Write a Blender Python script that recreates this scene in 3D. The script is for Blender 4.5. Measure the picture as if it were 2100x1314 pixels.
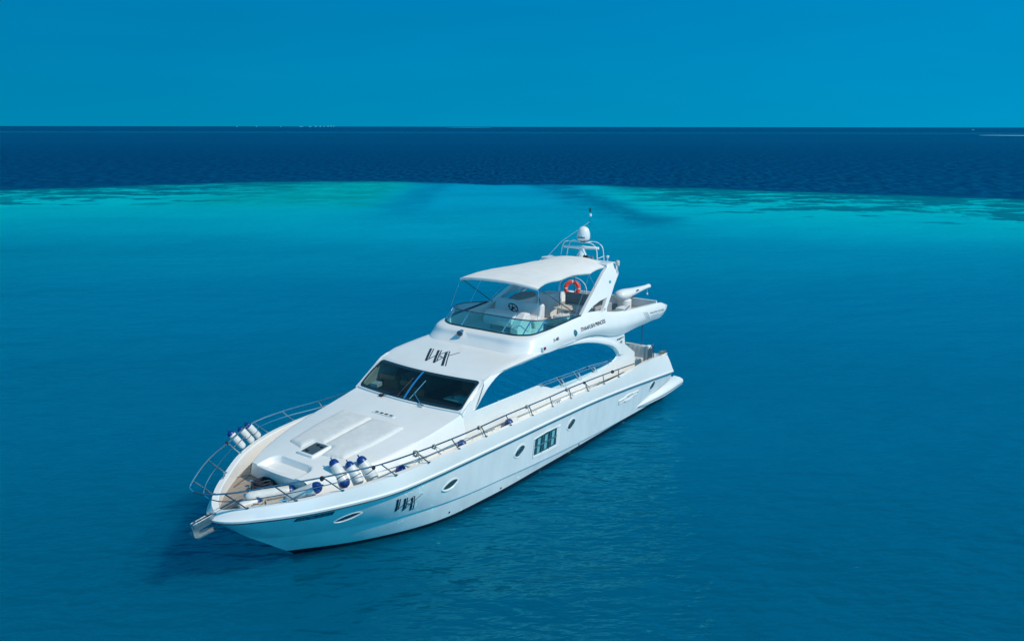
import bpy, bmesh, math, random
import numpy as np
from mathutils import Vector, Matrix, noise
from mathutils.bvhtree import BVHTree
from mathutils.geometry import tessellate_polygon

random.seed(7)
R = math.radians
for o in list(bpy.data.objects):
    bpy.data.objects.remove(o)
scene = bpy.context.scene
COL = scene.collection

# ------------------------------------------------------------------ camera
CAM = Vector((33.054, 17.3086, 11.5558))
yaw, pitch, roll = 3.76730006, 0.232055909, 0.00151515781
Fv = Vector((math.cos(yaw)*math.cos(pitch), math.sin(yaw)*math.cos(pitch), -math.sin(pitch)))
Rv = Vector((math.sin(yaw), -math.cos(yaw), 0))
Uv = Rv.cross(Fv)
R2 = Rv*math.cos(roll) + Uv*math.sin(roll)
U2 = -Rv*math.sin(roll) + Uv*math.cos(roll)
cd = bpy.data.cameras.new("camera")
cam = bpy.data.objects.new("camera", cd)
COL.objects.link(cam)
m = Matrix.Identity(4)
for i in range(3):
    m[i][0], m[i][1], m[i][2], m[i][3] = R2[i], U2[i], -Fv[i], CAM[i]
cam.matrix_world = m
cd.sensor_fit = 'HORIZONTAL'
cd.sensor_width = 36
cd.lens = 1680/2100*36
cd.clip_start = 0.1
cd.clip_end = 90000
scene.camera = cam

# ------------------------------------------------------------------ world, sun, exposure
SUN = Vector((-0.09, 0.70, 0.71)).normalized()
el = math.asin(SUN.z)
w = bpy.data.worlds.new("World")
scene.world = w
w.use_nodes = True
nt = w.node_tree
nt.nodes.clear()
sky = nt.nodes.new('ShaderNodeTexSky')
sky.sky_type = 'NISHITA'
sky.sun_disc = False
sky.sun_elevation = el
sky.sun_rotation = math.atan2(SUN.x, SUN.y)
sky.altitude = 0
sky.air_density = 1.0
sky.dust_density = 0.2
sky.ozone_density = 2.0
tint = nt.nodes.new('ShaderNodeMix')
tint.data_type = 'RGBA'
tint.blend_type = 'MULTIPLY'
tint.inputs[0].default_value = 1.0
tint.inputs[7].default_value = (0.50, 1.55, 1.55, 1)
# blue tropical haze: the lowest 30 degrees of sky are an even saturated blue
wtc = nt.nodes.new('ShaderNodeTexCoord')
wsp = nt.nodes.new('ShaderNodeSeparateXYZ')
wmr = nt.nodes.new('ShaderNodeMapRange')
wmr.interpolation_type = 'SMOOTHSTEP'
wmr.inputs['From Min'].default_value = 0.16
wmr.inputs['From Max'].default_value = 0.48
wmx = nt.nodes.new('ShaderNodeMix')
wmx.data_type = 'RGBA'
low = nt.nodes.new('ShaderNodeValToRGB')
low.color_ramp.elements[0].position = 0.0
low.color_ramp.elements[0].color = (0.0, 0.262, 0.495, 1)
low.color_ramp.elements[1].position = 0.16
low.color_ramp.elements[1].color = (0.0, 0.220, 0.495, 1)
wvar = nt.nodes.new('ShaderNodeTexNoise')          # very faint uneven haze
wvar.inputs['Scale'].default_value = 3.0
wvar.inputs['Detail'].default_value = 5
wmp = nt.nodes.new('ShaderNodeMapping')
wmp.inputs['Scale'].default_value = (1, 1, 7)
wr = nt.nodes.new('ShaderNodeMapRange')
wr.inputs['To Min'].default_value = 9.1
wr.inputs['To Max'].default_value = 10.9
wdot = nt.nodes.new('ShaderNodeVectorMath')      # the haze is a little brighter towards the sun's side
wdot.operation = 'DOT_PRODUCT'
wdot.inputs[1].default_value = (-0.586, 0.81, 0)
wlr = nt.nodes.new('ShaderNodeMapRange')
wlr.inputs['From Min'].default_value = -0.55
wlr.inputs['From Max'].default_value = 0.55
wlr.inputs['To Min'].default_value = 0.88
wlr.inputs['To Max'].default_value = 1.12
wdot2 = nt.nodes.new('ShaderNodeVectorMath')  # added glow in the unseen low sky behind the camera, brightens the bow
wdot2.operation = 'DOT_PRODUCT'
wdot2.inputs[1].default_value = (0.62, 0.78, 0)
wlr2 = nt.nodes.new('ShaderNodeMapRange')
wlr2.interpolation_type = 'SMOOTHSTEP'
wlr2.inputs['From Min'].default_value = 0.25
wlr2.inputs['From Max'].default_value = 0.95
wlr2.inputs['To Min'].default_value = 1.0
wlr2.inputs['To Max'].default_value = 3.8
wmul2 = nt.nodes.new('ShaderNodeMath')
wmul2.operation = 'MULTIPLY'
wmul = nt.nodes.new('ShaderNodeMath')
wmul.operation = 'MULTIPLY'
wsc = nt.nodes.new('ShaderNodeVectorMath')
wsc.operation = 'SCALE'
bg = nt.nodes.new('ShaderNodeBackground')
bg.inputs[1].default_value = 0.10
wo = nt.nodes.new('ShaderNodeOutputWorld')
lk_ = nt.links.new
lk_(sky.outputs[0], tint.inputs[6])
lk_(wtc.outputs['Generated'], wsp.inputs[0])
lk_(wsp.outputs['Z'], wmr.inputs['Value'])
lk_(wsp.outputs['Z'], low.inputs[0])
lk_(wtc.outputs['Generated'], wmp.inputs[0])
lk_(wmp.outputs[0], wvar.inputs['Vector'])
lk_(wvar.outputs['Fac'], wr.inputs['Value'])
lk_(low.outputs[0], wsc.inputs[0])
lk_(wtc.outputs['Generated'], wdot.inputs[0])
lk_(wdot.outputs['Value'], wlr.inputs['Value'])
lk_(wlr.outputs[0], wmul.inputs[0])
lk_(wr.outputs[0], wmul.inputs[1])
lk_(wtc.outputs['Generated'], wdot2.inputs[0])
lk_(wdot2.outputs['Value'], wlr2.inputs['Value'])
lk_(wmul.outputs[0], wmul2.inputs[0])
lk_(wlr2.outputs[0], wmul2.inputs[1])
lk_(wmul2.outputs[0], wsc.inputs['Scale'])
lk_(wmr.outputs[0], wmx.inputs[0])
lk_(wsc.outputs[0], wmx.inputs[6])
lk_(tint.outputs[2], wmx.inputs[7])
lk_(wmx.outputs[2], bg.inputs[0])
lk_(bg.outputs[0], wo.inputs[0])

ld = bpy.data.lights.new("sun", 'SUN')
ld.energy = 3.3
ld.angle = R(0.53)
ld.color = (1.0, 0.875, 0.73)
sun = bpy.data.objects.new("sun", ld)
COL.objects.link(sun)
sun.rotation_euler = SUN.to_track_quat('Z', 'Y').to_euler()
sun.location = (0, 0, 60)

scene.view_settings.view_transform = 'Standard'
scene.view_settings.look = 'None'
scene.view_settings.exposure = 0.0
scene.view_settings.gamma = 1.0

# ------------------------------------------------------------------ materials
def nmat(name):
    mt = bpy.data.materials.new(name)
    mt.use_nodes = True
    t = mt.node_tree
    b = t.nodes['Principled BSDF']
    return mt, t, b

def N(t, kind, **kw):
    n = t.nodes.new(kind)
    for k, v in kw.items():
        setattr(n, k, v)
    return n

def mat(name, col, rough=0.4, metal=0.0, var=0.0, scale=4.0, coat=0.0, spec=0.5, bump=0.0, bscale=40.0, stretch=(1, 1, 1)):
    mt, t, b = nmat(name)
    b.inputs['Base Color'].default_value = (*col, 1)
    b.inputs['Roughness'].default_value = rough
    b.inputs['Metallic'].default_value = metal
    b.inputs['Coat Weight'].default_value = coat
    b.inputs['Coat Roughness'].default_value = 0.08
    b.inputs['Specular IOR Level'].default_value = spec
    tc = N(t, 'ShaderNodeTexCoord')
    mp = N(t, 'ShaderNodeMapping')
    mp.inputs['Scale'].default_value = stretch
    t.links.new(tc.outputs['Object'], mp.inputs[0])
    if var > 0:
        nz = N(t, 'ShaderNodeTexNoise')
        nz.inputs['Scale'].default_value = scale
        nz.inputs['Detail'].default_value = 5
        t.links.new(mp.outputs[0], nz.inputs['Vector'])
        rp = N(t, 'ShaderNodeValToRGB')
        rp.color_ramp.elements[0].position = 0.3
        rp.color_ramp.elements[1].position = 0.7
        rp.color_ramp.elements[0].color = tuple(c*(1-var) for c in col)+(1,)
        rp.color_ramp.elements[1].color = tuple(min(1, c*(1+var*0.5)) for c in col)+(1,)
        t.links.new(nz.outputs['Fac'], rp.inputs[0])
        t.links.new(rp.outputs[0], b.inputs['Base Color'])
    if bump > 0:
        nb = N(t, 'ShaderNodeTexNoise')
        nb.inputs['Scale'].default_value = bscale
        nb.inputs['Detail'].default_value = 4
        t.links.new(mp.outputs[0], nb.inputs['Vector'])
        bp = N(t, 'ShaderNodeBump')
        bp.inputs['Strength'].default_value = bump
        bp.inputs['Distance'].default_value = 0.02
        t.links.new(nb.outputs['Fac'], bp.inputs['Height'])
        t.links.new(bp.outputs[0], b.inputs['Normal'])
    return mt

M = {}
M['gel'] = mat('white_gelcoat', (0.80, 0.785, 0.745), 0.28, var=0.04, scale=1.3, coat=0.25)
M['hullgel'] = mat('hull_gelcoat', (0.78, 0.80, 0.77), 0.14, var=0.08, scale=1.8, coat=0.6, stretch=(1.3, 1, 0.45))
M['deckwhite'] = mat('nonskid_white', (0.76, 0.77, 0.77), 0.55, var=0.07, scale=3.0, bump=0.15, bscale=120)
M['antifoul'] = mat('dark_antifouling', (0.006, 0.012, 0.025), 0.35, var=0.3, scale=6)
M['steel'] = mat('polished_steel', (0.62, 0.66, 0.70), 0.16, metal=1.0)
M['paintedtube'] = mat('white_painted_tube', (0.78, 0.80, 0.80), 0.35)
M['darktube'] = mat('dark_steel_with_reflection', (0.16, 0.22, 0.26), 0.25, metal=0.9)  # dark pipes; on the port rails it paints in mirrored dark water
M['canvas'] = mat('white_canvas', (0.76, 0.735, 0.69), 0.85, var=0.05, scale=2.5, bump=0.35, bscale=5)
M['vinyl'] = mat('grey_white_vinyl', (0.67, 0.67, 0.64), 0.6, var=0.05, scale=5, bump=0.3, bscale=7)
M['cushion'] = mat('white_upholstery', (0.70, 0.71, 0.71), 0.6, var=0.04, scale=4, bump=0.25, bscale=9)
M['cream'] = mat('cream_upholstery', (0.62, 0.58, 0.50), 0.6, var=0.06, scale=6)
M['taupe'] = mat('taupe_cushion', (0.30, 0.29, 0.29), 0.75, var=0.12, scale=8)
M['wicker'] = mat('dark_grey_wicker', (0.13, 0.14, 0.16), 0.8, var=0.25, scale=30)
M['black'] = mat('black_rubber', (0.012, 0.014, 0.018), 0.5)
M['ink'] = mat('black_vinyl_lettering', (0.012, 0.02, 0.035), 0.4)
M['greyink'] = mat('grey_vinyl_lettering', (0.26, 0.29, 0.32), 0.45)
M['letterblue'] = mat('pale_blue_lettering', (0.05, 0.38, 0.50), 0.45)
M['emblem'] = mat('dark_green_emblem', (0.006, 0.09, 0.11), 0.35)
M['blue'] = mat('fender_blue', (0.004, 0.040, 0.20), 0.32, var=0.15, scale=8)
M['fender'] = mat('fender_white', (0.66, 0.66, 0.62), 0.4, var=0.14, scale=7)
M['rope'] = mat('dark_rope', (0.02, 0.03, 0.05), 0.9, var=0.4, scale=40)
M['lightrope'] = mat('pale_rope', (0.42, 0.40, 0.34), 0.9, var=0.3, scale=40)
M['orange'] = mat('life_ring_orange', (0.88, 0.07, 0.05), 0.45, var=0.12, scale=9)
M['red'] = mat('red_lens', (0.22, 0.01, 0.025), 0.2)
M['amber'] = mat('brown_leather', (0.70, 0.20, 0.08), 0.5, var=0.15, scale=9)
M['darkint'] = mat('dark_interior', (0.016, 0.022, 0.03), 0.6, var=0.3, scale=3)
M['walnut'] = mat('dark_wood', (0.05, 0.026, 0.016), 0.4, var=0.3, scale=5)
M['anchor'] = mat('galvanised_steel', (0.30, 0.37, 0.40), 0.38, metal=0.85, var=0.2, scale=9)
M['brownpipe'] = mat('brown_capping', (0.16, 0.07, 0.045), 0.5, var=0.2, scale=8)
M['trimdark'] = mat('dark_teal_trim', (0.010, 0.035, 0.050), 0.25)
M['mullsky'] = mat('sky_reflection_blue', (0.02, 0.20, 0.46), 0.2)  # the mullion's mirrored blue sky, painted as its colour
M['plant'] = mat('dry_yellow_green', (0.20, 0.20, 0.08), 0.8, var=0.4, scale=30)

# teak planks
def teak():
    mt, t, b = nmat('weathered_teak')
    tc = N(t, 'ShaderNodeTexCoord')
    sp = N(t, 'ShaderNodeSeparateXYZ')
    t.links.new(tc.outputs['Object'], sp.inputs[0])
    mu = N(t, 'ShaderNodeMath', operation='MULTIPLY'); mu.inputs[1].default_value = 1/0.075
    t.links.new(sp.outputs['Y'], mu.inputs[0])
    fr = N(t, 'ShaderNodeMath', operation='FRACT')
    t.links.new(mu.outputs[0], fr.inputs[0])
    gt = N(t, 'ShaderNodeMath', operation='LESS_THAN'); gt.inputs[1].default_value = 0.13
    t.links.new(fr.outputs[0], gt.inputs[0])
    mp = N(t, 'ShaderNodeMapping'); mp.inputs['Scale'].default_value = (1.2, 14, 1)
    t.links.new(tc.outputs['Object'], mp.inputs[0])
    nz = N(t, 'ShaderNodeTexNoise'); nz.inputs['Scale'].default_value = 3; nz.inputs['Detail'].default_value = 6
    t.links.new(mp.outputs[0], nz.inputs['Vector'])
    rp = N(t, 'ShaderNodeValToRGB')
    rp.color_ramp.elements[0].position = 0.3; rp.color_ramp.elements[0].color = (0.25, 0.20, 0.165, 1)
    rp.color_ramp.elements[1].position = 0.72; rp.color_ramp.elements[1].color = (0.44, 0.385, 0.33, 1)
    t.links.new(nz.outputs['Fac'], rp.inputs[0])
    mx = N(t, 'ShaderNodeMix', data_type='RGBA')
    t.links.new(gt.outputs[0], mx.inputs[0])
    t.links.new(rp.outputs[0], mx.inputs[6])
    mx.inputs[7].default_value = (0.10, 0.075, 0.06, 1)
    t.links.new(mx.outputs[2], b.inputs['Base Color'])
    b.inputs['Roughness'].default_value = 0.7
    return mt
M['teak'] = teak()

def glass(name, tintc, refl_min, refl_max, rough=0.02, gcol=(1, 1, 1)):
    mt = bpy.data.materials.new(name)
    mt.use_nodes = True
    t = mt.node_tree
    t.nodes.clear()
    tr = N(t, 'ShaderNodeBsdfTransparent'); tr.inputs[0].default_value = (*tintc, 1)
    gl = N(t, 'ShaderNodeBsdfGlossy'); gl.inputs[0].default_value = (*gcol, 1); gl.inputs['Roughness'].default_value = rough
    lw = N(t, 'ShaderNodeLayerWeight'); lw.inputs[0].default_value = 0.35
    mr = N(t, 'ShaderNodeMapRange')
    mr.inputs['To Min'].default_value = refl_min
    mr.inputs['To Max'].default_value = refl_max
    t.links.new(lw.outputs['Fresnel'], mr.inputs['Value'])
    mx = N(t, 'ShaderNodeMixShader')
    out = N(t, 'ShaderNodeOutputMaterial')
    t.links.new(mr.outputs[0], mx.inputs[0])
    t.links.new(tr.outputs[0], mx.inputs[1])
    t.links.new(gl.outputs[0], mx.inputs[2])
    t.links.new(mx.outputs[0], out.inputs[0])
    return mt
M['wsglass'] = glass('windscreen_glass', (0.66, 0.84, 0.82), 0.035, 0.6)
M['flyglass'] = glass('tinted_flybridge_glass', (0.30, 0.82, 0.86), 0.08, 0.75)
M['hatchglass'] = mat('smoked_acrylic', (0.06, 0.075, 0.085), 0.06, spec=0.6)

def sidewin():
    # dark mirror-tinted saloon glass
    mt, t, b = nmat('mirror_tinted_glass')
    b.inputs['Base Color'].default_value = (0.70, 0.90, 0.97, 1)
    b.inputs['Metallic'].default_value = 1.0
    b.inputs['Roughness'].default_value = 0.02
    tc = N(t, 'ShaderNodeTexCoord')
    nz = N(t, 'ShaderNodeTexNoise'); nz.inputs['Scale'].default_value = 0.8
    t.links.new(tc.outputs['Object'], nz.inputs['Vector'])
    bp = N(t, 'ShaderNodeBump'); bp.inputs['Strength'].default_value = 0.04; bp.inputs['Distance'].default_value = 0.05
    t.links.new(nz.outputs['Fac'], bp.inputs['Height'])
    t.links.new(bp.outputs[0], b.inputs['Normal'])
    return mt
M['sidewin'] = sidewin()
M['port'] = mat('dark_portlight_glass', (0.02, 0.07, 0.085), 0.04, spec=0.9)
M['curtain'] = mat('pale_curtain', (0.16, 0.46, 0.48), 0.5, var=0.15, scale=6)

# ------------------------------------------------------------------ mesh helpers
def V(*a):
    return Vector(a)

def crv(keys, n, dense=None):
    """Catmull-Rom through keys, resampled to n points evenly along its chord"""
    K = [Vector(k) for k in keys]
    if len(K) == 2:
        return [K[0].lerp(K[1], i/(n-1)) for i in range(n)]
    t = [0.0]
    for a, b in zip(K, K[1:]):
        t.append(t[-1]+max((b-a).length, 1e-6))
    L = t[-1]
    T = []
    for i in range(len(K)):
        if i == 0:
            T.append((K[1]-K[0])/(t[1]-t[0]))
        elif i == len(K)-1:
            T.append((K[-1]-K[-2])/(t[-1]-t[-2]))
        else:
            h0, h1 = t[i]-t[i-1], t[i+1]-t[i]
            d0, d1 = (K[i]-K[i-1])/h0, (K[i+1]-K[i])/h1
            T.append((d0*h1+d1*h0)/(h0+h1))
    out = []
    j = 0
    for i in range(n):
        s = L*i/(n-1)
        if dense:
            s = L*dense(i/(n-1))
        while j < len(K)-2 and s > t[j+1]:
            j += 1
        h = t[j+1]-t[j]
        u = (s-t[j])/h
        u2, u3 = u*u, u*u*u
        out.append(K[j]*(2*u3-3*u2+1)+T[j]*h*(u3-2*u2+u)+K[j+1]*(-2*u3+3*u2)+T[j+1]*h*(u3-u2))
    return out

def at_x(keys, xs):
    """points of a line (monotone in x) at given x values"""
    P = crv(keys, 200)
    P = sorted(P, key=lambda p: p.x)
    px = [p.x for p in P]
    return [V(x, np.interp(x, px, [p.y for p in P]), np.interp(x, px, [p.z for p in P])) for x in xs]

class MB:
    def __init__(s):
        s.v = []; s.f = []; s.m = []
    def add(s, vs, fs, mi=0):
        o = len(s.v)
        s.v += [Vector(p) for p in vs]
        for f in fs:
            s.f.append([i+o for i in f]); s.m.append(mi)
        return s
    def loft(s, rows, mi=0, close=False, caps=False):
        n = len(rows[0]); vs = []; fs = []
        for r in rows:
            vs += list(r)
        for i in range(len(rows)-1):
            mm = n if close else n-1
            for j in range(mm):
                a, b = i*n+j, i*n+(j+1) % n
                fs.append([a, b, b+n, a+n])
        if caps:
            fs.append(list(range(n))[::-1])
            fs.append([(len(rows)-1)*n+j for j in range(n)])
        return s.add(vs, fs, mi)
    def tube(s, pts, r, seg=8, mi=0, closed=False, radii=None):
        P = [Vector(p) for p in pts]
        n = len(P)
        rows = []
        up = None
        for i in range(n):
            if closed:
                d = (P[(i+1) % n]-P[i-1])
            else:
                d = P[min(i+1, n-1)]-P[max(i-1, 0)]
            d.normalize()
            if up is None:
                up = V(0, 0, 1) if abs(d.z) < 0.9 else V(1, 0, 0)
            a = d.cross(up)
            if a.length < 1e-4:
                a = d.cross(V(0.3, 0.8, 0.5))
            a.normalize()
            b = a.cross(d).normalized()
            up = b
            rr = radii[i] if radii else r
            rows.append([P[i]+a*math.cos(2*math.pi*k/seg)*rr+b*math.sin(2*math.pi*k/seg)*rr for k in range(seg)])
        if closed:
            rows.append(rows[0])
        return s.loft(rows, mi, close=True, caps=not closed)
    def box(s, c, size, rz=0, mi=0, ry=0, rx=0):
        c = Vector(c)
        mt = Matrix.Rotation(rz, 3, 'Z') @ Matrix.Rotation(ry, 3, 'Y') @ Matrix.Rotation(rx, 3, 'X')
        vs = []
        for z in (-.5, .5):
            for y in (-.5, .5):
                for x in (-.5, .5):
                    vs.append(c+mt @ V(x*size[0], y*size[1], z*size[2]))
        return s.add(vs, [[0, 2, 3, 1], [4, 5, 7, 6], [0, 1, 5, 4], [2, 6, 7, 3], [0, 4, 6, 2], [1, 3, 7, 5]], mi)
    def lathe(s, prof, org, axis=(0, 0, 1), seg=20, mi=0):
        axis = Vector(axis).normalized()
        q = V(0, 0, 1).rotation_difference(axis)
        org = Vector(org)
        rows = []
        for r, z in prof:
            rows.append([org+q @ V(math.cos(2*math.pi*k/seg)*r, math.sin(2*math.pi*k/seg)*r, z) for k in range(seg)])
        return s.loft(rows, mi, close=True, caps=True)
    def prism(s, top, bot, mi=0):
        n = len(top)
        tess = tessellate_polygon([[Vector(p) for p in top]])
        s.add(list(top)+list(bot), [list(t) for t in tess]+[[n+i for i in t][::-1] for t in tess]+[[i, (i+1) % n, n+(i+1) % n, n+i] for i in range(n)], mi)
        return s
    def plate(s, outer, holes, off, mi=0):
        """polygon with holes, thickened along vector off"""
        off = Vector(off)
        loops = [[Vector(p) for p in outer]]+[[Vector(p) for p in h] for h in holes]
        vs = [p for l in loops for p in l]
        tess = tessellate_polygon(loops)
        n = len(vs)
        fs = [list(t) for t in tess]+[[n+i for i in t][::-1] for t in tess]
        k = 0
        for l in loops:
            for i in range(len(l)):
                a, b = k+i, k+(i+1) % len(l)
                fs.append([a, b, b+n, a+n])
            k += len(l)
        return s.add(vs+[p+off for p in vs], fs, mi)
    def mirror(s):
        n = len(s.v); nf = len(s.f)
        s.v += [V(p.x, -p.y, p.z) for p in s.v[:n]]
        s.f += [[i+n for i in f][::-1] for f in s.f[:nf]]
        s.m += s.m[:nf]
        return s
    def build(s, name, mats, parent=None, smooth=35, bevel=0, seg=2, merge=1e-4, keepnormals=False):
        me = bpy.data.meshes.new(name)
        bm = bmesh.new()
        vs = [bm.verts.new(p) for p in s.v]
        for f, mi in zip(s.f, s.m):
            ids = []
            for i in f:
                if not ids or ids[-1] != i:
                    ids.append(i)
            if len(set(ids)) < 3:
                continue
            try:
                fc = bm.faces.new([vs[i] for i in ids])
                fc.material_index = mi
            except ValueError:
                pass
        if merge:
            bmesh.ops.remove_doubles(bm, verts=bm.verts, dist=merge)
        bmesh.ops.dissolve_degenerate(bm, edges=bm.edges, dist=1e-6)
        if not keepnormals:
            bmesh.ops.recalc_face_normals(bm, faces=bm.faces)
        bm.to_mesh(me)
        bm.free()
        if not isinstance(mats, (list, tuple)):
            mats = [mats]
        for x in mats:
            me.materials.append(M[x] if isinstance(x, str) else x)
        if smooth:
            me.polygons.foreach_set('use_smooth', [True]*len(me.polygons))
            me.set_sharp_from_angle(angle=R(smooth))
        o = bpy.data.objects.new(name, me)
        COL.objects.link(o)
        if parent:
            o.parent = parent
        if bevel:
            md = o.modifiers.new('bevel', 'BEVEL')
            md.width = bevel; md.segments = seg; md.limit_method = 'ANGLE'; md.angle_limit = R(40)
        return o

def empty(name, loc, label, cat, group=None, rot=(0, 0, 0)):
    o = bpy.data.objects.new(name, None)
    COL.objects.link(o)
    o.location = loc
    o.rotation_euler = rot
    o.empty_display_size = 0.3
    o['label'] = label; o['category'] = cat
    if group:
        o['group'] = group
    return o

def tag(o, label, cat, group=None):
    o['label'] = label; o['category'] = cat
    if group:
        o['group'] = group
    return o

def bvh_of(o):
    me = o.data
    return BVHTree.FromPolygons([v.co.copy() for v in me.vertices], [tuple(p.vertices) for p in me.polygons])

def side_y(bvh, x, z, s=1):
    h = bvh.ray_cast(V(x, 8*s, z), V(0, -s, 0))
    return h[0].y if h[0] is not None else 2.8*s

def top_z(bvh, x, y):
    h = bvh.ray_cast(V(x, y, 12), V(0, 0, -1))
    return h[0].z if h[0] is not None else 3.0

def sub_poly(poly, step=0.08):
    out = []
    for a, b in zip(poly, poly[1:]+poly[:1]):
        a, b = Vector(a), Vector(b)
        n = max(1, int((b-a).length/step))
        for i in range(n):
            out.append(a.lerp(b, i/n))
    return out

def text_mesh(txt, size=1.0, bold=0.0, shear=0.0, spacing=1.0):
    """flat letter outlines as (verts2d, faces), lower-left at 0,0; returned with its width"""
    c = bpy.data.curves.new('t', 'FONT')
    c.body = txt; c.size = size; c.offset = bold; c.shear = shear; c.space_character = spacing
    c.resolution_u = 3
    o = bpy.data.objects.new('t', c)
    COL.objects.link(o)
    dg = bpy.context.evaluated_depsgraph_get()
    me = bpy.data.meshes.new_from_object(o.evaluated_get(dg))
    bm_ = bmesh.new(); bm_.from_mesh(me)
    for _ in range(3):                                  # short edges, so letters follow a curved surface
        ed = [e for e in bm_.edges if e.calc_length() > size*.22]
        if ed:
            bmesh.ops.subdivide_edges(bm_, edges=ed, cuts=1)
    bmesh.ops.triangulate(bm_, faces=bm_.faces)
    bm_.to_mesh(me); bm_.free()
    vs = [(v.co.x, v.co.y) for v in me.vertices]
    fs = [list(p.vertices) for p in me.polygons]
    bpy.data.objects.remove(o); bpy.data.curves.remove(c); bpy.data.meshes.remove(me)
    x0 = min(v[0] for v in vs); x1 = max(v[0] for v in vs)
    y0 = min(v[1] for v in vs); y1 = max(v[1] for v in vs)
    return [((a-x0)/(x1-x0), (b-y0)/(y1-y0)) for a, b in vs], fs

WL = -0.20          # water level; the hull paint line is z = 0
# ================================================================== YACHT
Y = empty('motor_yacht', (0, 0, 0), 'large white flybridge motor yacht anchored on the blue lagoon', 'yacht')

# ---------------------------------------------------------------- hull
NH = 90
dn = lambda t: 0.55*t+0.45*t*t
keel = [(19.0, 0, -.75), (12, 0, -.85), (1, 0, -.8)]
chin = [(19.45, 0, -.4), (18, .85, -.4), (15.5, 1.85, -.4), (11, 2.3, -.4), (1, 2.3, -.4)]
wl0 = [(19.68, 0, -.13), (18.2, 1.10, -.13), (15.9, 2.17, -.13), (13.86, 2.42, -.13), (10.86, 2.50, -.13), (6, 2.51, -.13), (1, 2.47, -.13)]
wl1 = [(19.85, 0, 0), (18.31, 1.17, 0), (15.98, 2.22, 0), (13.86, 2.46, 0), (10.86, 2.53, 0), (6, 2.54, 0), (1, 2.5, 0)]
kn = [(20.95, 0, .86), (20.5, .45, .84), (19.87, .95, .82), (18.64, 1.62, .79), (17.69, 2.04, .76), (16.2, 2.42, .69), (12.72, 2.62, .48), (7.7, 2.6, .19), (3.25, 2.56, .06), (1, 2.52, .03)]
knamp = lambda x: 0.06*min(1, max(0, (20.0-x)/2.2))
st = [(22.08, 0, 1.80), (22.03, .22, 1.80), (21.86, .5, 1.80), (21.37, 1.02, 1.82), (20.77, 1.53, 1.84), (19.6, 2.2, 1.86), (18.3, 2.72, 1.88), (16.7, 2.89, 1.87), (15.5, 2.92, 1.85), (13, 2.94, 1.80), (10, 2.93, 1.72), (7.9, 2.92, 1.64), (5.7, 2.91, 1.5), (1.0, 2.88, 1.1)]
def offs(line, d, dz):
    """inset a plan line by d toward the inside, shift in z"""
    out = []
    for i, p in enumerate(line):
        a = line[max(i-1, 0)]; b = line[min(i+1, len(line)-1)]
        tdir = V(b.x-a.x, b.y-a.y, 0).normalized()
        nrm = V(tdir.y, -tdir.x, 0)      # line runs aft on the port side: inward is -y
        if i == 0:
            nrm = V(-1, 0, 0)
        if nrm.y > 0:
            nrm = -nrm
        q = V(p.x, p.y, p.z)+nrm*d+V(0, 0, dz)
        q.y = max(q.y, 0)
        out.append(q)
    return out
lk = crv(keel, NH, dn); lc = crv(chin, NH, dn); l0 = crv(wl0, NH, dn); l1 = crv(wl1, NH, dn)
lkn = crv(kn, NH, dn)
lknu = [p+V(0, knamp(p.x), -0.012) for p in lkn]
lst = crv(st, NH, dn)
lsu = [a.lerp(b, max(0.25, min(1, (21.2-a.x)/3))) for a, b in zip(lst, offs(lst, 0.075, 0.0))]
mids = []
for f in (0.25, 0.5, 0.75):
    row = []
    for a, b in zip(lknu, lsu):
        p = a.lerp(b, f)
        # concave bow flare
        fl = max(0, min(1, (p.x-14)/6))*-0.05*math.sin(math.pi*f)
        if p.y > 0.02:
            p.y -= fl*min(1, p.y/0.6)
        row.append(p)
    mids.append(row)
hb = MB()
hb.loft([lk, lc, l0, l1], 1)
hb.loft([l1, lkn], 0)
hb.loft([lkn, lknu], 0)
hb.loft([lknu]+mids+[lsu], 0)
# transom
tr = [r[-1] for r in (lk, lc, l0, l1, lkn, lknu)]+[m_[-1] for m_ in mids]+[lsu[-1]]
hb.add(tr+[V(p.x, 0, p.z) for p in tr], [[i, i+1, i+1+len(tr), i+len(tr)] for i in range(len(tr)-1)], 0)
hb.mirror()
hull = hb.build('hull', ['hullgel', 'antifoul'], Y, smooth=28)
HB = bvh_of(hull)

# ---------------------------------------------------------------- bulwark: strake lip, white side, cap, inner face
cap = [(21.97, 0, 2.03), (21.86, .28, 2.07), (21.50, .74, 2.14), (20.62, 1.50, 2.21), (19.64, 2.15, 2.31), (18.2, 2.69, 2.38), (17.05, 2.86, 2.40), (14.4, 2.93, 2.36), (11.9, 2.94, 2.31), (9.4, 2.93, 2.23), (7.2, 2.92, 2.15), (5.8, 2.91, 2.13), (4.6, 2.89, 2.16), (3.4, 2.84, 2.17), (2.3, 2.78, 2.11), (1.36, 2.72, 1.95)]
lst2 = [p+V(0, 0, .07) for p in offs(lst, -0.02, 0)]
lst3 = offs(lst, 0.015, 0.10)
lcap = crv(cap, NH, dn)
lcm = []
for a, b in zip(lst3, lcap):
    p = a.lerp(b, 0.55)
    p.y += 0.015*min(1, p.y)
    lcm.append(p)
lci = offs(lcap, 0.14, 0.0)
lcib = offs(lcap, 0.17, -0.02)
def deckz(x):
    return float(np.interp(x, [0, 3, 8, 17, 18.2, 22], [1.45, 1.6, 1.95, 2.02, 1.90, 1.88]))
lin = [V(p.x, p.y, min(deckz(p.x), p.z-0.03)) for p in offs(lcap, 0.19, 0)]
bb = MB().loft([lsu, lst, lst2, lst3, lcm, lcap, lci, lcib, lin])
e = [r[-1] for r in (lsu, lst, lst2, lst3, lcm, lcap, lci, lcib, lin)]
bb.add(e+[lin[-1]+V(0, 0, -.6)], [[0, 1, 2, 3, 4, 5, 6, 7, 8, 9][::-1]])
bb.mirror()
bul = bb.build('bulwark', 'gel', Y, smooth=32)
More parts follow.
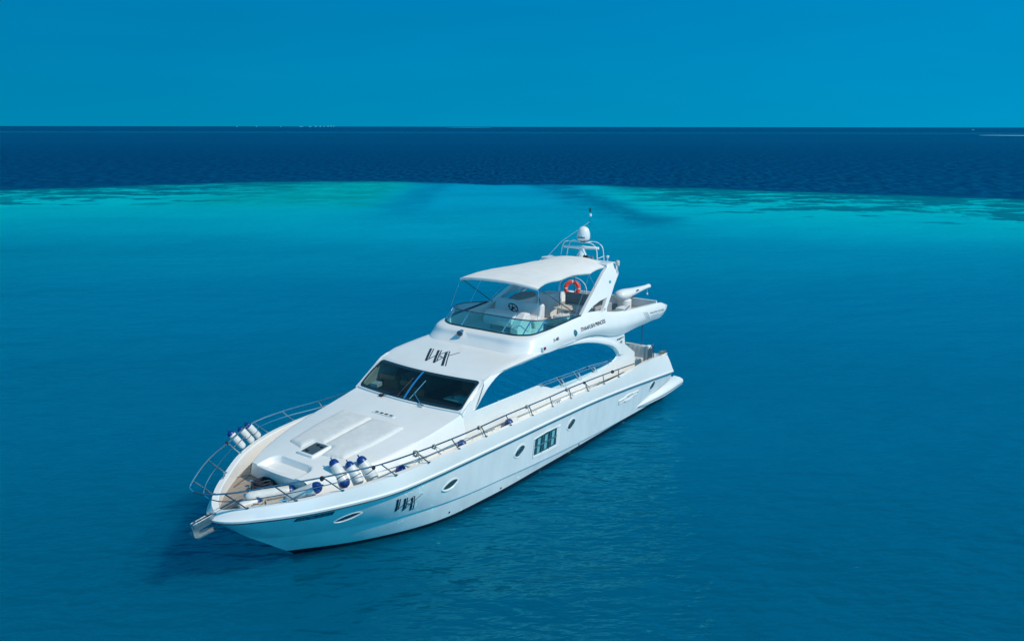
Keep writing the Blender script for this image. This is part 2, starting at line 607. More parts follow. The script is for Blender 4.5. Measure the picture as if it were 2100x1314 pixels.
BB = bvh_of(bul)

# thin dark line that paints in the shade under the lip
rl = MB().tube([p+V(0, 0.004, -0.004) for p in offs(lst, 0.012, 0)][0:], 0.022, 6)
rl.mirror().build('lip_shade_strip', 'trimdark', Y)

# ---------------------------------------------------------------- decks
def deckpart(name, x0, x1, mtl, dz=0.0):
    pts = [p for p in lin if x0 <= p.x <= x1]
    rows = []
    for p in pts:
        rows.append([V(p.x, p.y*k, deckz(p.x)+dz) for k in (1, .5, 0, -.5, -1)])
    return MB().loft(rows).build(name, mtl, Y, smooth=20)
deckpart('teak_deck', 17.35, 22.0, 'teak', 0.0)
deckpart('side_deck', 1.2, 17.5, 'deckwhite', -0.004)

# dark sunken caulking lines radiating at the foredeck
kz = deckz(20)+0.006
for a, b in (((19.82, -1.46), (20.15, -1.62)), ((19.82, -1.46), (20.6, -1.13)), ((19.82, -1.46), (19.85, 1.4))):
    a, b = V(*a, kz), V(*b, kz)
    d = (b-a).normalized(); q = V(-d.y, d.x, 0)*0.022
    MB().add([a-q, b-q, b+q, a+q], [[0, 1, 2, 3]]).build('deck_seam', 'brownpipe', Y, smooth=0)

# ---------------------------------------------------------------- coachroof (raised foredeck) with recessed seat
edge = [(19.99, 1.06, 2.44), (19.3, 1.50, 2.47), (18.4, 1.86, 2.55), (17.2, 2.10, 2.70), (16.2, 2.20, 2.82), (14.83, 2.27, 3.05)]
cent = [(20.10, 0, 2.47), (19.3, 0, 2.54), (18.6, 0, 2.63), (17.4, 0, 2.77), (16.2, 0, 2.90), (15.0, 0, 3.06)]
botm = [(19.78, 1.50, 1.86), (19.0, 1.92, 1.86), (18.2, 2.20, 1.88), (17.2, 2.36, 1.98), (16.2, 2.44, 1.99), (14.83, 2.47, 1.99)]
nX, nY = 130, 81
le, lce, lb_ = crv(edge, nX), crv(cent, nX), crv(botm, nX)
def sm(a, b, x):
    t = max(0, min(1, (x-a)/(b-a)))
    return t*t*(3-2*t)
def tray(x, y):
    # rounded recess, open towards the bow lip
    hx0, hx1, hw, r = 19.37, 20.6, 0.80, 0.28
    cx = max(hx0+r, x)
    qx = max(0, (hx0+r)-x); qy = max(0, abs(y)-(hw-r))
    d = math.hypot(qx, qy)-r
    dep = 0.13*sm(20.02, 19.75, x)+0.035
    return dep*sm(0.03, -0.05, d)
rows = []
for i in range(nX):
    row = []
    for j in range(nY):
        k = -1+2*j/(nY-1)
        e_, c_ = le[i], lce[i]
        x = c_.x+(e_.x-c_.x)*k*k
        y = e_.y*k
        z = c_.z+(e_.z-c_.z)*abs(k)**2.6
        row.append(V(x, y, z-tray(x, y)))
    rows.append(row)
cr = MB().loft(rows)
# sides: rounded shoulder then down to deck
for s in (1, -1):
    r0 = [V(p.x, p.y*s, p.z) for p in le]
    r1 = [V(a.x+(b.x-a.x)*.12, (a.y+(b.y-a.y)*.22+.015)*s, a.z+(b.z-a.z)*.13) for a, b in zip(le, lb_)]
    r2 = [V(p.x, p.y*s, p.z) for p in lb_]
    cr.loft([r0, r1, r2])
# front face
ft = rows[0]
fb = [V(19.88-(0.10)*k*k, 1.50*k, 1.86) for k in [-1+2*j/(nY-1) for j in range(nY)]]
fm = [a.lerp(b, .1)+V(.012, 0, 0) for a, b in zip(ft, fb)]
cr.loft([ft, fm, fb])
coach = cr.build('coachroof', 'gel', Y, smooth=48)
CB = bvh_of(coach)

# sunpads either side of the centre seam
def pad(s):
    out = [(16.36, .02), (16.34, 1.30), (16.9, 1.31), (17.6, 1.28), (18.62, 1.14), (18.80, .44), (18.36, .36), (18.30, .02)]
    out = sub_poly([V(a, b*s, 0) for a, b in out], 0.05)
    # grid fill inside the outline
    from math import floor
    xs = np.linspace(16.3, 18.85, 70); ys = np.linspace(0.02, 1.32, 40)
    poly = [(p.x, abs(p.y)) for p in out]
    def inside(x, y):
        c = False
        for (x1, y1), (x2, y2) in zip(poly, poly[1:]+poly[:1]):
            if (y1 > y) != (y2 > y) and x < (x2-x1)*(y-y1)/(y2-y1)+x1:
                c = not c
        return c
    def dist(x, y):
        d = 9
        for (x1, y1), (x2, y2) in zip(poly, poly[1:]+poly[:1]):
            vx, vy = x2-x1, y2-y1
            l2 = vx*vx+vy*vy+1e-9
            t = max(0, min(1, ((x-x1)*vx+(y-y1)*vy)/l2))
            d = min(d, math.hypot(x-x1-vx*t, y-y1-vy*t))
        return d
    idx = {}; vs = []; fs = []
    for i, x in enumerate(xs):
        for j, y in enumerate(ys):
            ok = inside(x, y)
            d = dist(x, y)
            if ok or d < 0.045:
                dd = d if ok else 0
                h = 0.075*(1-math.exp(-dd/0.05))+0.012*noise.noise(V(x*2.2, y*2.2*s, 3))+0.006*noise.noise(V(x*9, y*3, 1))
                if not ok:
                    h = -0.02
                idx[i, j] = len(vs)
                vs.append(V(x, y*s, top_z(CB, x, y*s)+h))
    for i in range(len(xs)-1):
        for j in range(len(ys)-1):
            q = [(i, j), (i+1, j), (i+1, j+1), (i, j+1)]
            if all(k in idx for k in q):
                fs.append([idx[k] for k in q])
    return MB().add(vs, fs).build('sunpad', 'vinyl', Y, smooth=60)
pad(1); pad(-1)

# deck hatch
hz = top_z(CB, 18.68, 0)
hat = MB()
def rrect(cx, cy, hx, hy, r, n=5):
    out = []
    for sx, sy, a0 in ((1, 1, 0), (-1, 1, 90), (-1, -1, 180), (1, -1, 270)):
        for i in range(n+1):
            a = R(a0+90*i/n)
            out.append((cx+sx*(hx-r)+r*math.cos(a), cy+sy*(hy-r)+r*math.sin(a)))
    return out
def on_coach(p, h):
    return V(p[0], p[1], hz+(p[0]-18.68)*-0.125+h)
o1 = [on_coach(p, .060) for p in rrect(18.68, 0, .36, .33, .06)]
o2 = [on_coach(p, -.03) for p in rrect(18.68, 0, .39, .36, .06)]
i1 = [on_coach(p, .060) for p in rrect(18.68, 0, .30, .27, .04)]
i2 = [on_coach(p, .040) for p in rrect(18.68, 0, .295, .265, .04)]
hat.loft([o2, o1, i1, i2], close=True)
hatch = hat.build('deck_hatch', 'gel', Y, smooth=30)
MB().add(i2, [list(range(len(i2)))]).build('hatch_glass', 'hatchglass', hatch, smooth=0)
for dx, dy in ((-.16, .14), (-.2, -.05), (.17, -.1)):
    MB().box(on_coach((18.68+dx, dy), .055), (.05, .10, .03)).build('hatch_handle', 'black', hatch, smooth=0)

# fresh-air vents aft of the sunpad
vb = MB(); vh_list = []
for k in range(4):
    y = -0.21+k*.2
    z = top_z(CB, 15.95, y)
    vh_list.append(MB().box((15.96, y, z+.012), (.08, .11, .012), rz=.1))
vb.prism([V(x, y, top_z(CB, 15.95, .09)+.008) for x, y in rrect(15.95, .09, .10, .46, .05)], [V(x, y, top_z(CB, 15.95, .09)-.05) for x, y in rrect(15.95, .09, .10, .46, .05)])
vv = vb.build('air_vent', 'gel', Y)
for q_ in vh_list:
    q_.build('vent_slot', 'black', vv, smooth=0)

# ---------------------------------------------------------------- windscreen
def WS(u, v):
    """u -1..1 stbd..port, v 0..1 bottom..top"""
    yb, yt = 2.23*u, 2.17*u
    xb, xt = 15.02-.19*u*u, 13.93-.26*u*u
    zb, zt = 3.09, 3.83-.02*u*u
    p = V(xb, yb, zb).lerp(V(xt, yt, zt), v)
    bulge = 0.05*math.sin(math.pi*v)
    return p+V(.5, 0, .8)*bulge
def ring(a, b):
    n = len(a)
    return [a, b], n
def rr_uv(mu, mv, r, rv, n=6):
    out = []
    for sx, sy, a0 in ((1, 1, 0), (-1, 1, 90), (-1, -1, 180), (1, -1, 270)):
        for i in range(n+1):
            a = R(a0+90*i/n)
            out.append((sx*(1-mu-r)+r*math.cos(a), .5+sy*(.5-mv-rv)+rv*math.sin(a)))
    o = []
    for idx, (a, b) in enumerate(zip(out, out[1:]+out[:1])):
        k = 1
        if idx % (n+1) == n:
            k = 20 if (idx//(n+1)) % 2 == 0 else 6
        for i in range(k):
            o.append((a[0]+(b[0]-a[0])*i/k, a[1]+(b[1]-a[1])*i/k))
    return o
def expand(p):
    u, v = p[0], p[1]-.5
    s_ = max(abs(u)/1.0, abs(v)/.5)
    return (u/s_, v/s_+.5)
inner0 = rr_uv(0.015, 0.03, 0.07, 0.10)
full = [expand(p) for p in inner0]
inner1 = rr_uv(0.05, 0.115, 0.06, 0.085)
nws = (WS(0, .55)-WS(0, .45)).cross(V(0, 1, 0)).normalized()
if nws.x < 0: nws = -nws
lift = nws
sur = MB().loft([[WS(p[0]*1.05, .5+(p[1]-.5)*1.12)-lift*.04 for p in full], [WS(*p)-lift*.004 for p in full], [WS(*p)+lift*.012 for p in full], [WS(*p)+lift*.012 for p in inner0], [WS(*p)-lift*.02 for p in inner0]], close=True)
ws_sur = sur.build('windscreen_surround', 'gel', Y, smooth=30)
fr_ = MB().loft([[WS(*p)+lift*.008 for p in inner0], [WS(*p)+lift*.002 for p in inner1]], close=True)
wsf = fr_.build('windscreen', 'trimdark', Y, smooth=30)
rows = [[WS(-.965+1.93*i/24, .07+.86*j/8)-lift*.006 for i in range(25)] for j in range(9)]
MB().loft(rows).build('windscreen_glass', 'wsglass', wsf, smooth=60)
mu = MB().loft([[WS(-.018+dx, .06+.88*j/8)+lift*(.012) for j in range(9)] for dx in (0, .036)])
mu.build('mullion', 'mullsky', wsf, smooth=60)
# wipers
for u0, u1, v1 in ((-.42, -.10, .52), (.36, .14, .58)):
    wp = MB()
    a = WS(u0+.0, -.02)+lift*.05; b = WS(u1, v1*.4)+lift*.05
    wp.tube([a, b], .016, 6)
    wp.tube([WS(u1-.03, .06)+lift*.04, WS(u1+.035, .66)+lift*.04], .014, 6)
    wp.box(WS(u0, -.03)+lift*.03, (.10, .14, .06))
    wp.build('wiper', 'steel' if u0 > 0 else 'black', wsf)

# ---------------------------------------------------------------- deckhouse walls with the long side window
wtop = [(13.17, 3.87), (11.86, 3.905), (10.63, 3.925), (9.6, 3.915), (8.62, 3.87), (7.9, 3.79), (7.28, 3.675), (6.75, 3.55), (6.33, 3.42), (5.8, 3.23), (5.36, 3.0), (5.16, 2.84)]
wbot = [(5.12, 2.68), (5.30, 2.59), (5.63, 2.52), (6.2, 2.45), (6.68, 2.42), (7.83, 2.40), (8.92, 2.40), (9.4, 2.46), (9.82, 2.57), (10.25, 2.74), (10.74, 2.91)]
win2d = wtop+wbot+[(12.5, 2.945), (14.30, 2.985)]
wc = crv([V(a, 0, b) for a, b in wtop], 40)
wbc = crv([V(a, 0, b) for a, b in wbot], 30)
win2d = [(p.x, p.z) for p in wc]+[(p.x, p.z) for p in wbc]+[(12.5, 2.945), (14.30, 2.985)]
def wally(z):
    return 2.32-.05*max(0, (z-2.9))
outer2d = [(14.86, 3.07), (13.67, 3.845), (13.4, 3.93), (12.3, 3.99), (11, 4.02), (8, 4.02), (6.6, 3.9), (4.6, 3.62), (4.56, 3.42), (4.52, 3.05), (3.68, 2.53), (3.56, 1.65), (4.6, 1.9), (8, 1.93), (14.86, 1.97)]
for s in (1, -1):
    P3 = lambda q, d=0: V(q[0], (wally(q[1])+d)*s, q[1])
    wl = MB().plate([P3(q) for q in outer2d], [[P3(q) for q in win2d]], (0, -.06*s, 0))
    wall = wl.build('deckhouse_wall', 'gel', Y, smooth=25)
    gl = MB()
    tess = tessellate_polygon([[V(a, b, 0) for a, b in win2d]])
    gl.add([P3(q, -.035) for q in win2d], [list(t) for t in tess])
    gl.build('side_window', 'sidewin', wall, smooth=0)
    # pillar skin between the windscreen and the side window
    ra_, rb_, rc_ = [], [], []
    for i in range(13):
        v = -.03+1.05*i/12
        a_ = WS(.995*s, v)
        x_ = 14.86+(13.67-14.86)*v
        b_ = P3((x_-.30+.10*v, 3.07+.775*v), .004)
        ra_.append(a_+lift*.006); rc_.append(b_)
        rb_.append(a_.lerp(b_, .35)+V(.02, .035*s, .02))
    MB().loft([ra_, rb_, rc_]).build('windscreen_pillar', 'gel', wall, smooth=60)
    # raised lip round the top of the window
    oc = crv([V(13.75, 0, 3.80), V(13.1, 0, 3.955), V(11.9, 0, 4.02), V(10.6, 0, 4.06), V(9.2, 0, 4.06), V(8.2, 0, 4.01), V(7.3, 0, 3.90), V(6.5, 0, 3.72), V(5.6, 0, 3.42), V(4.95, 0, 3.07), V(4.62, 0, 2.72)], 40)
    ic = crv([V(14.33, 0, 3.02), V(13.2, 0, 3.885), V(11.86, 0, 3.925), V(10.63, 0, 3.945), V(9.6, 0, 3.935), V(8.62, 0, 3.89), V(7.9, 0, 3.81), V(7.28, 0, 3.695), V(6.33, 0, 3.44), V(5.34, 0, 3.02), V(5.08, 0, 2.72)], 40)
    rws = []
    for f, d in ((0, .0), (.12, .05), (.6, .075), (.93, .06), (1, .0)):
        rws.append([P3((a.x+(b.x-a.x)*f, a.z+(b.z-a.z)*f), d) for a, b in zip(oc, ic)])
    MB().loft(rws).build('window_arch', 'gel', wall, smooth=50)
    # hand rail across the window
    rp = [V(10.62, 2.37*s, 2.90), V(9.4, 2.39*s, 2.84), V(8.23, 2.39*s, 2.78), V(7.13, 2.39*s, 2.73), V(5.72, 2.37*s, 2.60)]
    hr = MB().tube(crv(rp, 20), .02, 8)
    hr = hr.build('handrail', 'steel', wall)
    for x, zt, x2, zb in ((9.4, 2.84, 9.0, 2.42), (8.23, 2.78, 7.92, 2.42), (7.13, 2.73, 6.77, 2.44)):
        MB().tube([V(x, 2.39*s, zt), V(x2, 2.35*s, zb)], .016, 8).build('handrail_post', 'steel', hr)

# ---------------------------------------------------------------- roof over the windscreen
stn = [(13.67, 2.19, 3.83, 2.10, 3.845, .0), (13.35, 2.29, 3.90, 2.16, 3.93, .01), (12.9, 2.36, 3.965, 2.19, 4.01, .02), (12.3, 2.39, 3.99, 2.20, 4.07, .03), (11.6, 2.40, 4.01, 2.2, 4.12, .04), (10.8, 2.40, 4.02, 2.2, 4.16, .05), (8.5, 2.40, 4.02, 2.2, 4.17, .05)]
rows = []
A = np.array(stn)
for x in np.concatenate([np.linspace(13.67, 12.5, 14), np.linspace(12.3, 8.5, 16)]):
    yb, zb, ys, zs, cam_ = [float(np.interp(-x, -A[:, 0], A[:, i])) for i in range(1, 6)]
    half = [(0, zs+cam_+.0), (.4, None), (.75, None), (.93, None), (1, zs)]
    row = []
    f = max(0, (x-12.2)/(13.67-12.2))      # follow the curved top edge of the windscreen
    for k in np.linspace(-1, 1, 33):
        y = ys*k
        z = zs+cam_*(1-k*k)
        xx = x+.27*(1-k*k)*f
        row.append(V(xx, y, z-.0))
    for s in (1, -1):
        ext = [V(x-.0, (ys+(yb-ys)*.55)*s, zs-(zs-zb)*.22), V(x, yb*s, zb+(zs-zb)*.35), V(x, yb*s-.01*s, zb), V(x, (yb-.14)*s, zb-.02)]
        row = row+ext if s == 1 else ext[::-1]+row
    rows.append(row)
rows.insert(0, [p+V(.045, 0, -.05) for p in rows[0]])
roof = MB().loft(rows).build('deckhouse_roof', 'gel', Y, smooth=45)
RB = bvh_of(roof)

# monogram built from strokes in a unit box (a: 0..1 to the right, b: 0..1 upward)
STROKES = [  # (a0,b0,a1,b1,width)
    (.16, .92, .03, .26, .075), (.245, .90, .115, .34, .032), (.03, .26, .30, .50, .032),
    (.40, .82, .27, .16, .075), (.485, .82, .355, .24, .032), (.27, .16, .53, .40, .032),
    (.64, .70, .52, .02, .08), (.735, .76, .615, .00, .032), (.40, .56, .70, .76, .032), (.40, .46, .52, .42, .03), (.44, .54, .56, .36, .02),
    (.68, .50, 1.04, .70, .026)]
def monogram(mapf, name, parent, mtl='ink', n=6):
    b = MB()
    for a0, b0, a1, b1, wd in STROKES:
        d = V(a1-a0, b1-b0, 0)
        L = d.length
        # slanted ends: offset along the a axis only for steep strokes
        off = V(wd/2, 0, 0) if abs(d.y) > abs(d.x) else V(0, wd/2, 0)
        r1 = []; r2 = []
        for i in range(n+1):
            q = V(a0, b0, 0)+d*i/n
            r1.append(mapf(*(q-off).xy)); r2.append(mapf(*(q+off).xy))
        b.loft([r1, r2])
    return b.build(name, mtl, parent, smooth=0)
def roof_map2(a, b):
    q = V(13.794-.475*a-1.346*b, -.151+1.064*a-1.119*b, 0)
    return V(q.x, q.y, top_z(RB, q.x, q.y)+.006)
monogram(roof_map2, 'monogram', roof)

# text strips on a side surface
def side_text(txt, bvh, x0, x1, z0a, z0b, h, parent, mtl='ink', bold=.02, shear=0.0, spacing=1.0, s=1, eps=.008, name='lettering', slant=0.0):
    """x0 = left end seen from port (forward), x1 = right end; z0a,z0b baseline heights"""
    vs, fs = text_mesh(txt, 1, bold, shear, spacing)
    b = MB()
    out = []
    for a, c in vs:
        x = x0+(x1-x0)*a-slant*c*h
        z = z0a+(z0b-z0a)*a+h*c
        out.append(V(x, side_y(bvh, x, z, s)+eps*s, z))
    b.add(out, fs)
    return b.build(name, mtl, parent, smooth=0, merge=0)

# ---------------------------------------------------------------- flybridge moulding
Bk = [(.55, 2.10, 3.84), (1.04, 2.26, 3.61), (2.2, 2.31, 3.57), (3.6, 2.33, 3.56), (5.1, 2.33, 3.53), (5.9, 2.33, 3.66), (6.6, 2.34, 3.86), (7.2, 2.36, 3.98), (9, 2.38, 4.02), (10.6, 2.38, 4.02), (11.25, 2.24, 4.08), (11.6, 1.8, 4.11), (11.68, 1.0, 4.13), (11.68, 0, 4.13)]
Mk = [(.40, 2.16, 3.88), (1.0, 2.38, 3.84), (2.2, 2.44, 3.84), (3.6, 2.47, 3.86), (5.1, 2.46, 3.92), (5.9, 2.45, 4.02), (6.6, 2.44, 4.14), (7.2, 2.43, 4.22), (9, 2.41, 4.30), (10.5, 2.36, 4.30), (11.08, 2.16, 4.30), (11.33, 1.72, 4.32), (11.38, .95, 4.34), (11.38, 0, 4.35)]
M2k = [(.42, 2.14, 3.94), (1.05, 2.35, 4.06), (2.2, 2.40, 4.14), (3.6, 2.41, 4.20), (5.1, 2.37, 4.30), (5.9, 2.33, 4.42), (6.6, 2.30, 4.53), (7.2, 2.28, 4.60), (9, 2.27, 4.60), (10.4, 2.24, 4.56), (10.95, 2.06, 4.52), (11.18, 1.66, 4.51), (11.24, .92, 4.51), (11.24, 0, 4.51)]
Tk = [(.5, 2.08, 3.97), (1.25, 2.26, 4.19), (2.4, 2.29, 4.28), (3.6, 2.28, 4.35), (5.1, 2.24, 4.48), (5.9, 2.21, 4.62), (6.6, 2.18, 4.74), (7.3, 2.15, 4.79), (9, 2.16, 4.72), (10.2, 2.12, 4.66), (10.70, 1.95, 4.61), (10.93, 1.58, 4.59), (10.99, .88, 4.58), (10.99, 0, 4.58)]
Tik = [(.8, 1.92, 3.98), (1.4, 2.10, 4.18), (2.4, 2.13, 4.27), (3.6, 2.12, 4.34), (5.1, 2.09, 4.46), (5.9, 2.06, 4.58), (6.6, 2.03, 4.70), (7.3, 2.01, 4.74), (9, 2.02, 4.69), (10.1, 1.98, 4.63), (10.55, 1.83, 4.58), (10.76, 1.50, 4.565), (10.82, .84, 4.56), (10.82, 0, 4.56)]
Fk = [(1.0, 1.9, 3.80), (1.4, 2.04, 3.80), (2.4, 2.08, 3.80), (3.6, 2.08, 3.80), (5.1, 2.05, 4.0), (5.9, 2.02, 4.05), (6.6, 1.99, 4.05), (7.3, 1.97, 4.05), (9, 1.97, 4.05), (10.0, 1.93, 4.05), (10.45, 1.78, 4.05), (10.66, 1.46, 4.05), (10.72, .82, 4.05), (10.72, 0, 4.05)]
NF = 110
def keyed(keys, n=NF):
    # sample so that equal index means equal key parameter
    K = [Vector(k) for k in keys]
    out = []
    m_ = len(K)-1
    for i in range(n):
        s = i/(n-1)*m_
        j = min(int(s), m_-1); u = s-j
        p0 = K[max(j-1, 0)]; p1 = K[j]; p2 = K[j+1]; p3 = K[min(j+2, m_)]
        if j+2 > m_:
            p3 = V(p2.x*2-p1.x, 0, 0); p3 = V(p1.x, -p1.y, p1.z)
        d1 = (p2-p1).length+1e-6; d0 = (p1-p0).length+1e-6; d2 = (p3-p2).length+1e-6
        t1 = ((p1-p0)/d0*d1+(p2-p1)/d1*d0)/(d0+d1)*d1 if j > 0 else (p2-p1)
        t2 = ((p2-p1)/d1*d2+(p3-p2)/d2*d1)/(d1+d2)*d1
        u2, u3 = u*u, u*u*u
        out.append(p1*(2*u3-3*u2+1)+t1*(u3-2*u2+u)+p2*(-2*u3+3*u2)+t2*(u3-u2))
    return out
fl = [keyed(k) for k in (Bk, Mk, M2k, Tk, Tik, Fk)]
# extra rows between B, M, M2, T for a rounded section
def cross_smooth(rows, sub):
    out = []
    n = len(rows[0])
    for i in range(len(rows)-1):
        for u in [k/sub for k in range(sub)]:
            r = []
            for j in range(n):
                p0 = rows[max(i-1, 0)][j]; p1 = rows[i][j]; p2 = rows[i+1][j]; p3 = rows[min(i+2, len(rows)-1)][j]
                r.append(0.5*((2*p1)+(-p0+p2)*u+(2*p0-5*p1+4*p2-p3)*u*u+(-p0+3*p1-3*p2+p3)*u**3))
            out.append(r)
    out.append(rows[-1])
    return out
outer_rows = cross_smooth(fl[:4], 5)
fb_ = MB().loft(outer_rows+[fl[4], fl[5]])
# tail closing faces
e = [r[0] for r in outer_rows]+[fl[4][0], fl[5][0]]
fb_.add(e, [list(range(len(e)))])
fb_.mirror()
fly = fb_.build('flybridge_moulding', 'gel', Y, smooth=42)
FB = bvh_of(fly)
# floors and underside
fd = MB()
for p0, p1, z, mi in ((4.05, 10.9, 4.06, 0),):
    xs = np.linspace(p0, p1, 30)
    pts = at_x([k for k in Fk[:11]], [min(x, 10.45) for x in xs])
    fd.loft([[V(x, (p.y+.03)*k, z) for k in (-1, 0, 1)] for x, p in zip(xs, pts)], mi)
fd.build('flybridge_floor', 'deckwhite', fly, smooth=0)
fa = MB()
fa.add([V(4.1, 2.1, 3.86), V(1.2, 2.05, 3.86), V(1.2, -2.05, 3.86), V(4.1, -2.1, 3.86)], [[0, 1, 2, 3]])
fa.build('aft_teak_floor', 'teak', fly, smooth=0)
fs_ = MB()
fs_.loft([[V(4.08, y, z) for y in (-2.08, 2.08)] for z in (3.85, 4.06)])
fs_.loft([[V(x, 2.3*k, z) for k in (-1, 1)] for x, z in ((1.05, 3.64), (3, 3.58), (5.2, 3.55), (6.4, 3.72), (7.2, 3.9))])
fs_.loft([[V(1.05, 2.26*k, z) for k in (-1, 1)] for z in (3.64, 3.80)])
fs_.build('flybridge_soffit', 'gel', fly, smooth=30)
ar = MB().box((1.22, 0, 4.0), (.10, 4.1, .40))
ar.build('aft_bulwark', 'gel', fly, bevel=.03)
MB().tube([V(1.25, -2.05, 4.22), V(1.25, 2.05, 4.22)], .03, 8).build('aft_rail', 'paintedtube', fly)

# lettering on the flybridge side
side_text('ITHAAFUSHI PRINCESS', FB, 8.14, 6.30, 4.305, 4.29, .135, fly, bold=.02, shear=.2)
side_text('D-483', FB, 9.98, 9.62, 4.31, 4.325, .10, fly, bold=.03, shear=.2)
side_text('WALDORF ASTORIA', FB, 2.66, 1.30, 3.955, 3.875, .085, fly, 'greyink', bold=.01)
side_text('MALDIVES', FB, 2.58, 2.26, 3.83, 3.815, .04, fly, 'greyink', bold=.0)
side_text('ITHAAFUSHI', FB, 2.22, 1.84, 3.813, 3.80, .04, fly, 'greyink', bold=.0)
em = MB()
cx, cz = 8.52, 4.335
def disc(b, cx, cz, r, bv, n=24, eps=.008):
    pts = [V(cx, side_y(bv, cx, cz)+eps, cz)]
    for i in range(n):
        a = 2*math.pi*i/n
        x, z = cx+r*math.cos(a), cz+r*math.sin(a)
        pts.append(V(x, side_y(bv, x, z)+eps, z))
    b.add(pts, [[0, i+1, (i+1) % n+1] for i in range(n)])
disc(em, cx, cz, .115, FB)
emo = em.build('emblem', 'emblem', fly, smooth=0)
side_text('R', FB, cx+.035, cx-.035, cz-.05, cz-.05, .10, emo, 'letterblue', bold=.0, eps=.012)
ring_b = MB().tube([V(cx+.085*math.cos(a), side_y(FB, cx+.085*math.cos(a), cz+.085*math.sin(a))+.010, cz+.085*math.sin(a)) for a in np.linspace(0, 2*math.pi, 25)[:-1]], .006, 5, closed=True)
ring_b.build('emblem_ring', 'letterblue', emo)
# grey monogram of slim bars near the tail
mg = MB()
for k, (t0, t1, w_) in enumerate(((0, .0, .022), (.10, .0, .010), (.16, 0, .022), (.25, 0, .012), (.31, 0, .026))):
    r1 = []; r2 = []
    for i in range(7):
        u = i/6
        x = 3.24-t0+(-.24)*u
        z = 4.13-.31*u-.03*(t0/.3)
        r1.append(V(x+w_/2, side_y(FB, x, z)+.008, z)); r2.append(V(x-w_/2, side_y(FB, x, z)+.008, z))
    mg.loft([r1, r2])
mg.build('bar_monogram', 'greyink', fly, smooth=0)
# maker plate on the aft pillar
side_text('MAJESTY', bvh_of([o for o in bpy.data.objects if o.name.startswith('deckhouse_wall') and o.type == 'MESH'][0]), 5.20, 4.60, 3.31, 3.31, .085, Y, bold=.03, shear=.2)
side_text('70', bvh_of([o for o in bpy.data.objects if o.name.startswith('deckhouse_wall') and o.type == 'MESH'][0]), 4.95, 4.76, 3.15, 3.15, .10, Y, bold=.02, shear=.2)
# nav light
nl = MB().box((10.62, 2.40, 4.19), (.10, .10, .13))
nlo = nl.build('navigation_light', 'gel', fly, bevel=.01)
MB().box((10.59, 2.455, 4.22), (.10, .06, .09)).build('red_lens', 'red', nlo, bevel=.01)

# ---------------------------------------------------------------- flybridge windscreen
gb = [(7.75, 2.13, 4.79), (9.0, 2.11, 4.73), (10.2, 2.06, 4.665), (10.64, 1.90, 4.62), (10.87, 1.55, 4.60), (10.93, .86, 4.59), (10.93, 0, 4.59)]
gt = [(7.80, 2.12, 4.81), (8.85, 2.14, 4.95), (9.75, 2.09, 5.02), (10.15, 1.92, 5.03), (10.36, 1.56, 5.03), (10.43, .86, 5.03), (10.43, 0, 5.03)]
gB, gT = keyed(gb, 60), keyed(gt, 60)
gB2 = gB+[V(p.x, -p.y, p.z) for p in gB[::-1][1:]]
gT2 = gT+[V(p.x, -p.y, p.z) for p in gT[::-1][1:]]
fw = MB().tube(gB2, .035, 8)
fws = fw.build('flybridge_windscreen', 'trimdark', Y)
MB().loft([gB2, [a.lerp(b, .5)+V(0, 0, 0) for a, b in zip(gB2, gT2)], gT2]).build('screen_glass', 'flyglass', fws, smooth=60)
MB().tube(gT2, .024, 8).build('screen_rail', 'darktube', fws)
for idx in (24, 36, 49, 120-1-24-5, 120-1-36, 120-1-49):
    idx = max(0, min(idx, len(gB2)-1))
    MB().tube([gB2[idx], gT2[idx]], .024, 8).build('screen_post', 'steel', fws)

# searchlight
sl = MB().lathe([(.07, 0), (.07, .02), (.025, .04), (.025, .22)], (11.35, -.60, top_z(RB, 11.35, -.6)), seg=12)
slo = sl.build('searchlight', 'paintedtube', Y)
sl2 = MB().lathe([(.001, -.17), (.06, -.165), (.10, -.12), (.105, .10), (.115, .11), (.115, .135), (.09, .14), (.001, .14)], (11.36, -.60, 4.47), axis=(.85, .35, .05), seg=16)
sl2.build('lamp_housing', 'steel', slo)
MB().lathe([(.001, 0), (.1, 0), (.1, .006), (.001, .006)], V(11.36, -.6, 4.47)+V(.85, .35, .05).normalized()*.141, axis=(.85, .35, .05), seg=16).build('lamp_glass', 'hatchglass', slo)

# ---------------------------------------------------------------- bimini
def bim(x, k):
    ye = float(np.interp(x, [4.6, 6.2, 8.5, 9.98], [1.50, 1.62, 1.72, 1.74]))
    zc = float(np.interp(x, [4.6, 6.2, 8.5, 9.6, 9.98], [6.40, 6.42, 6.40, 6.32, 6.25]))
    bows = [4.6, 6.25, 8.5, 9.98]
    dmin = min(abs(x-b) for b in bows)
    ze = float(np.interp(x, [4.6, 6.25, 8.5, 9.98], [6.16, 6.11, 6.20, 6.11]))
    for a, b in zip(bows, bows[1:]):
        if a <= x <= b:
            u = (x-a)/(b-a)
            ze += .05*math.sin(math.pi*u)*(1 if a > 6 else .3)
            ye -= .10*math.sin(math.pi*u)
            zc -= .035*math.sin(math.pi*u)
    z = zc+(ze-zc)*abs(k)**2.4
    z += .008*noise.noise(V(x*3, k*2, 0))+.005*math.sin(x*9+k*4)*noise.noise(V(x, k*3, 5))
    xx = x+(.10*(1-k*k) if x > 9.5 else 0)*(x-9.5)/.48
    return V(xx, ye*k, z)
ks = np.linspace(-1, 1, 41)
rows = [[bim(x, k) for k in ks] for x in np.linspace(4.6, 9.98, 70)]
lo = [[p-V(0, 0, .02) for p in r] for r in rows]
bc = MB().loft(rows).loft(lo)
bc.loft([rows[-1], [p+V(.02, 0, -.05) for p in rows[-1]], [p+V(-.02, 0, -.09) for p in rows[-1]]])
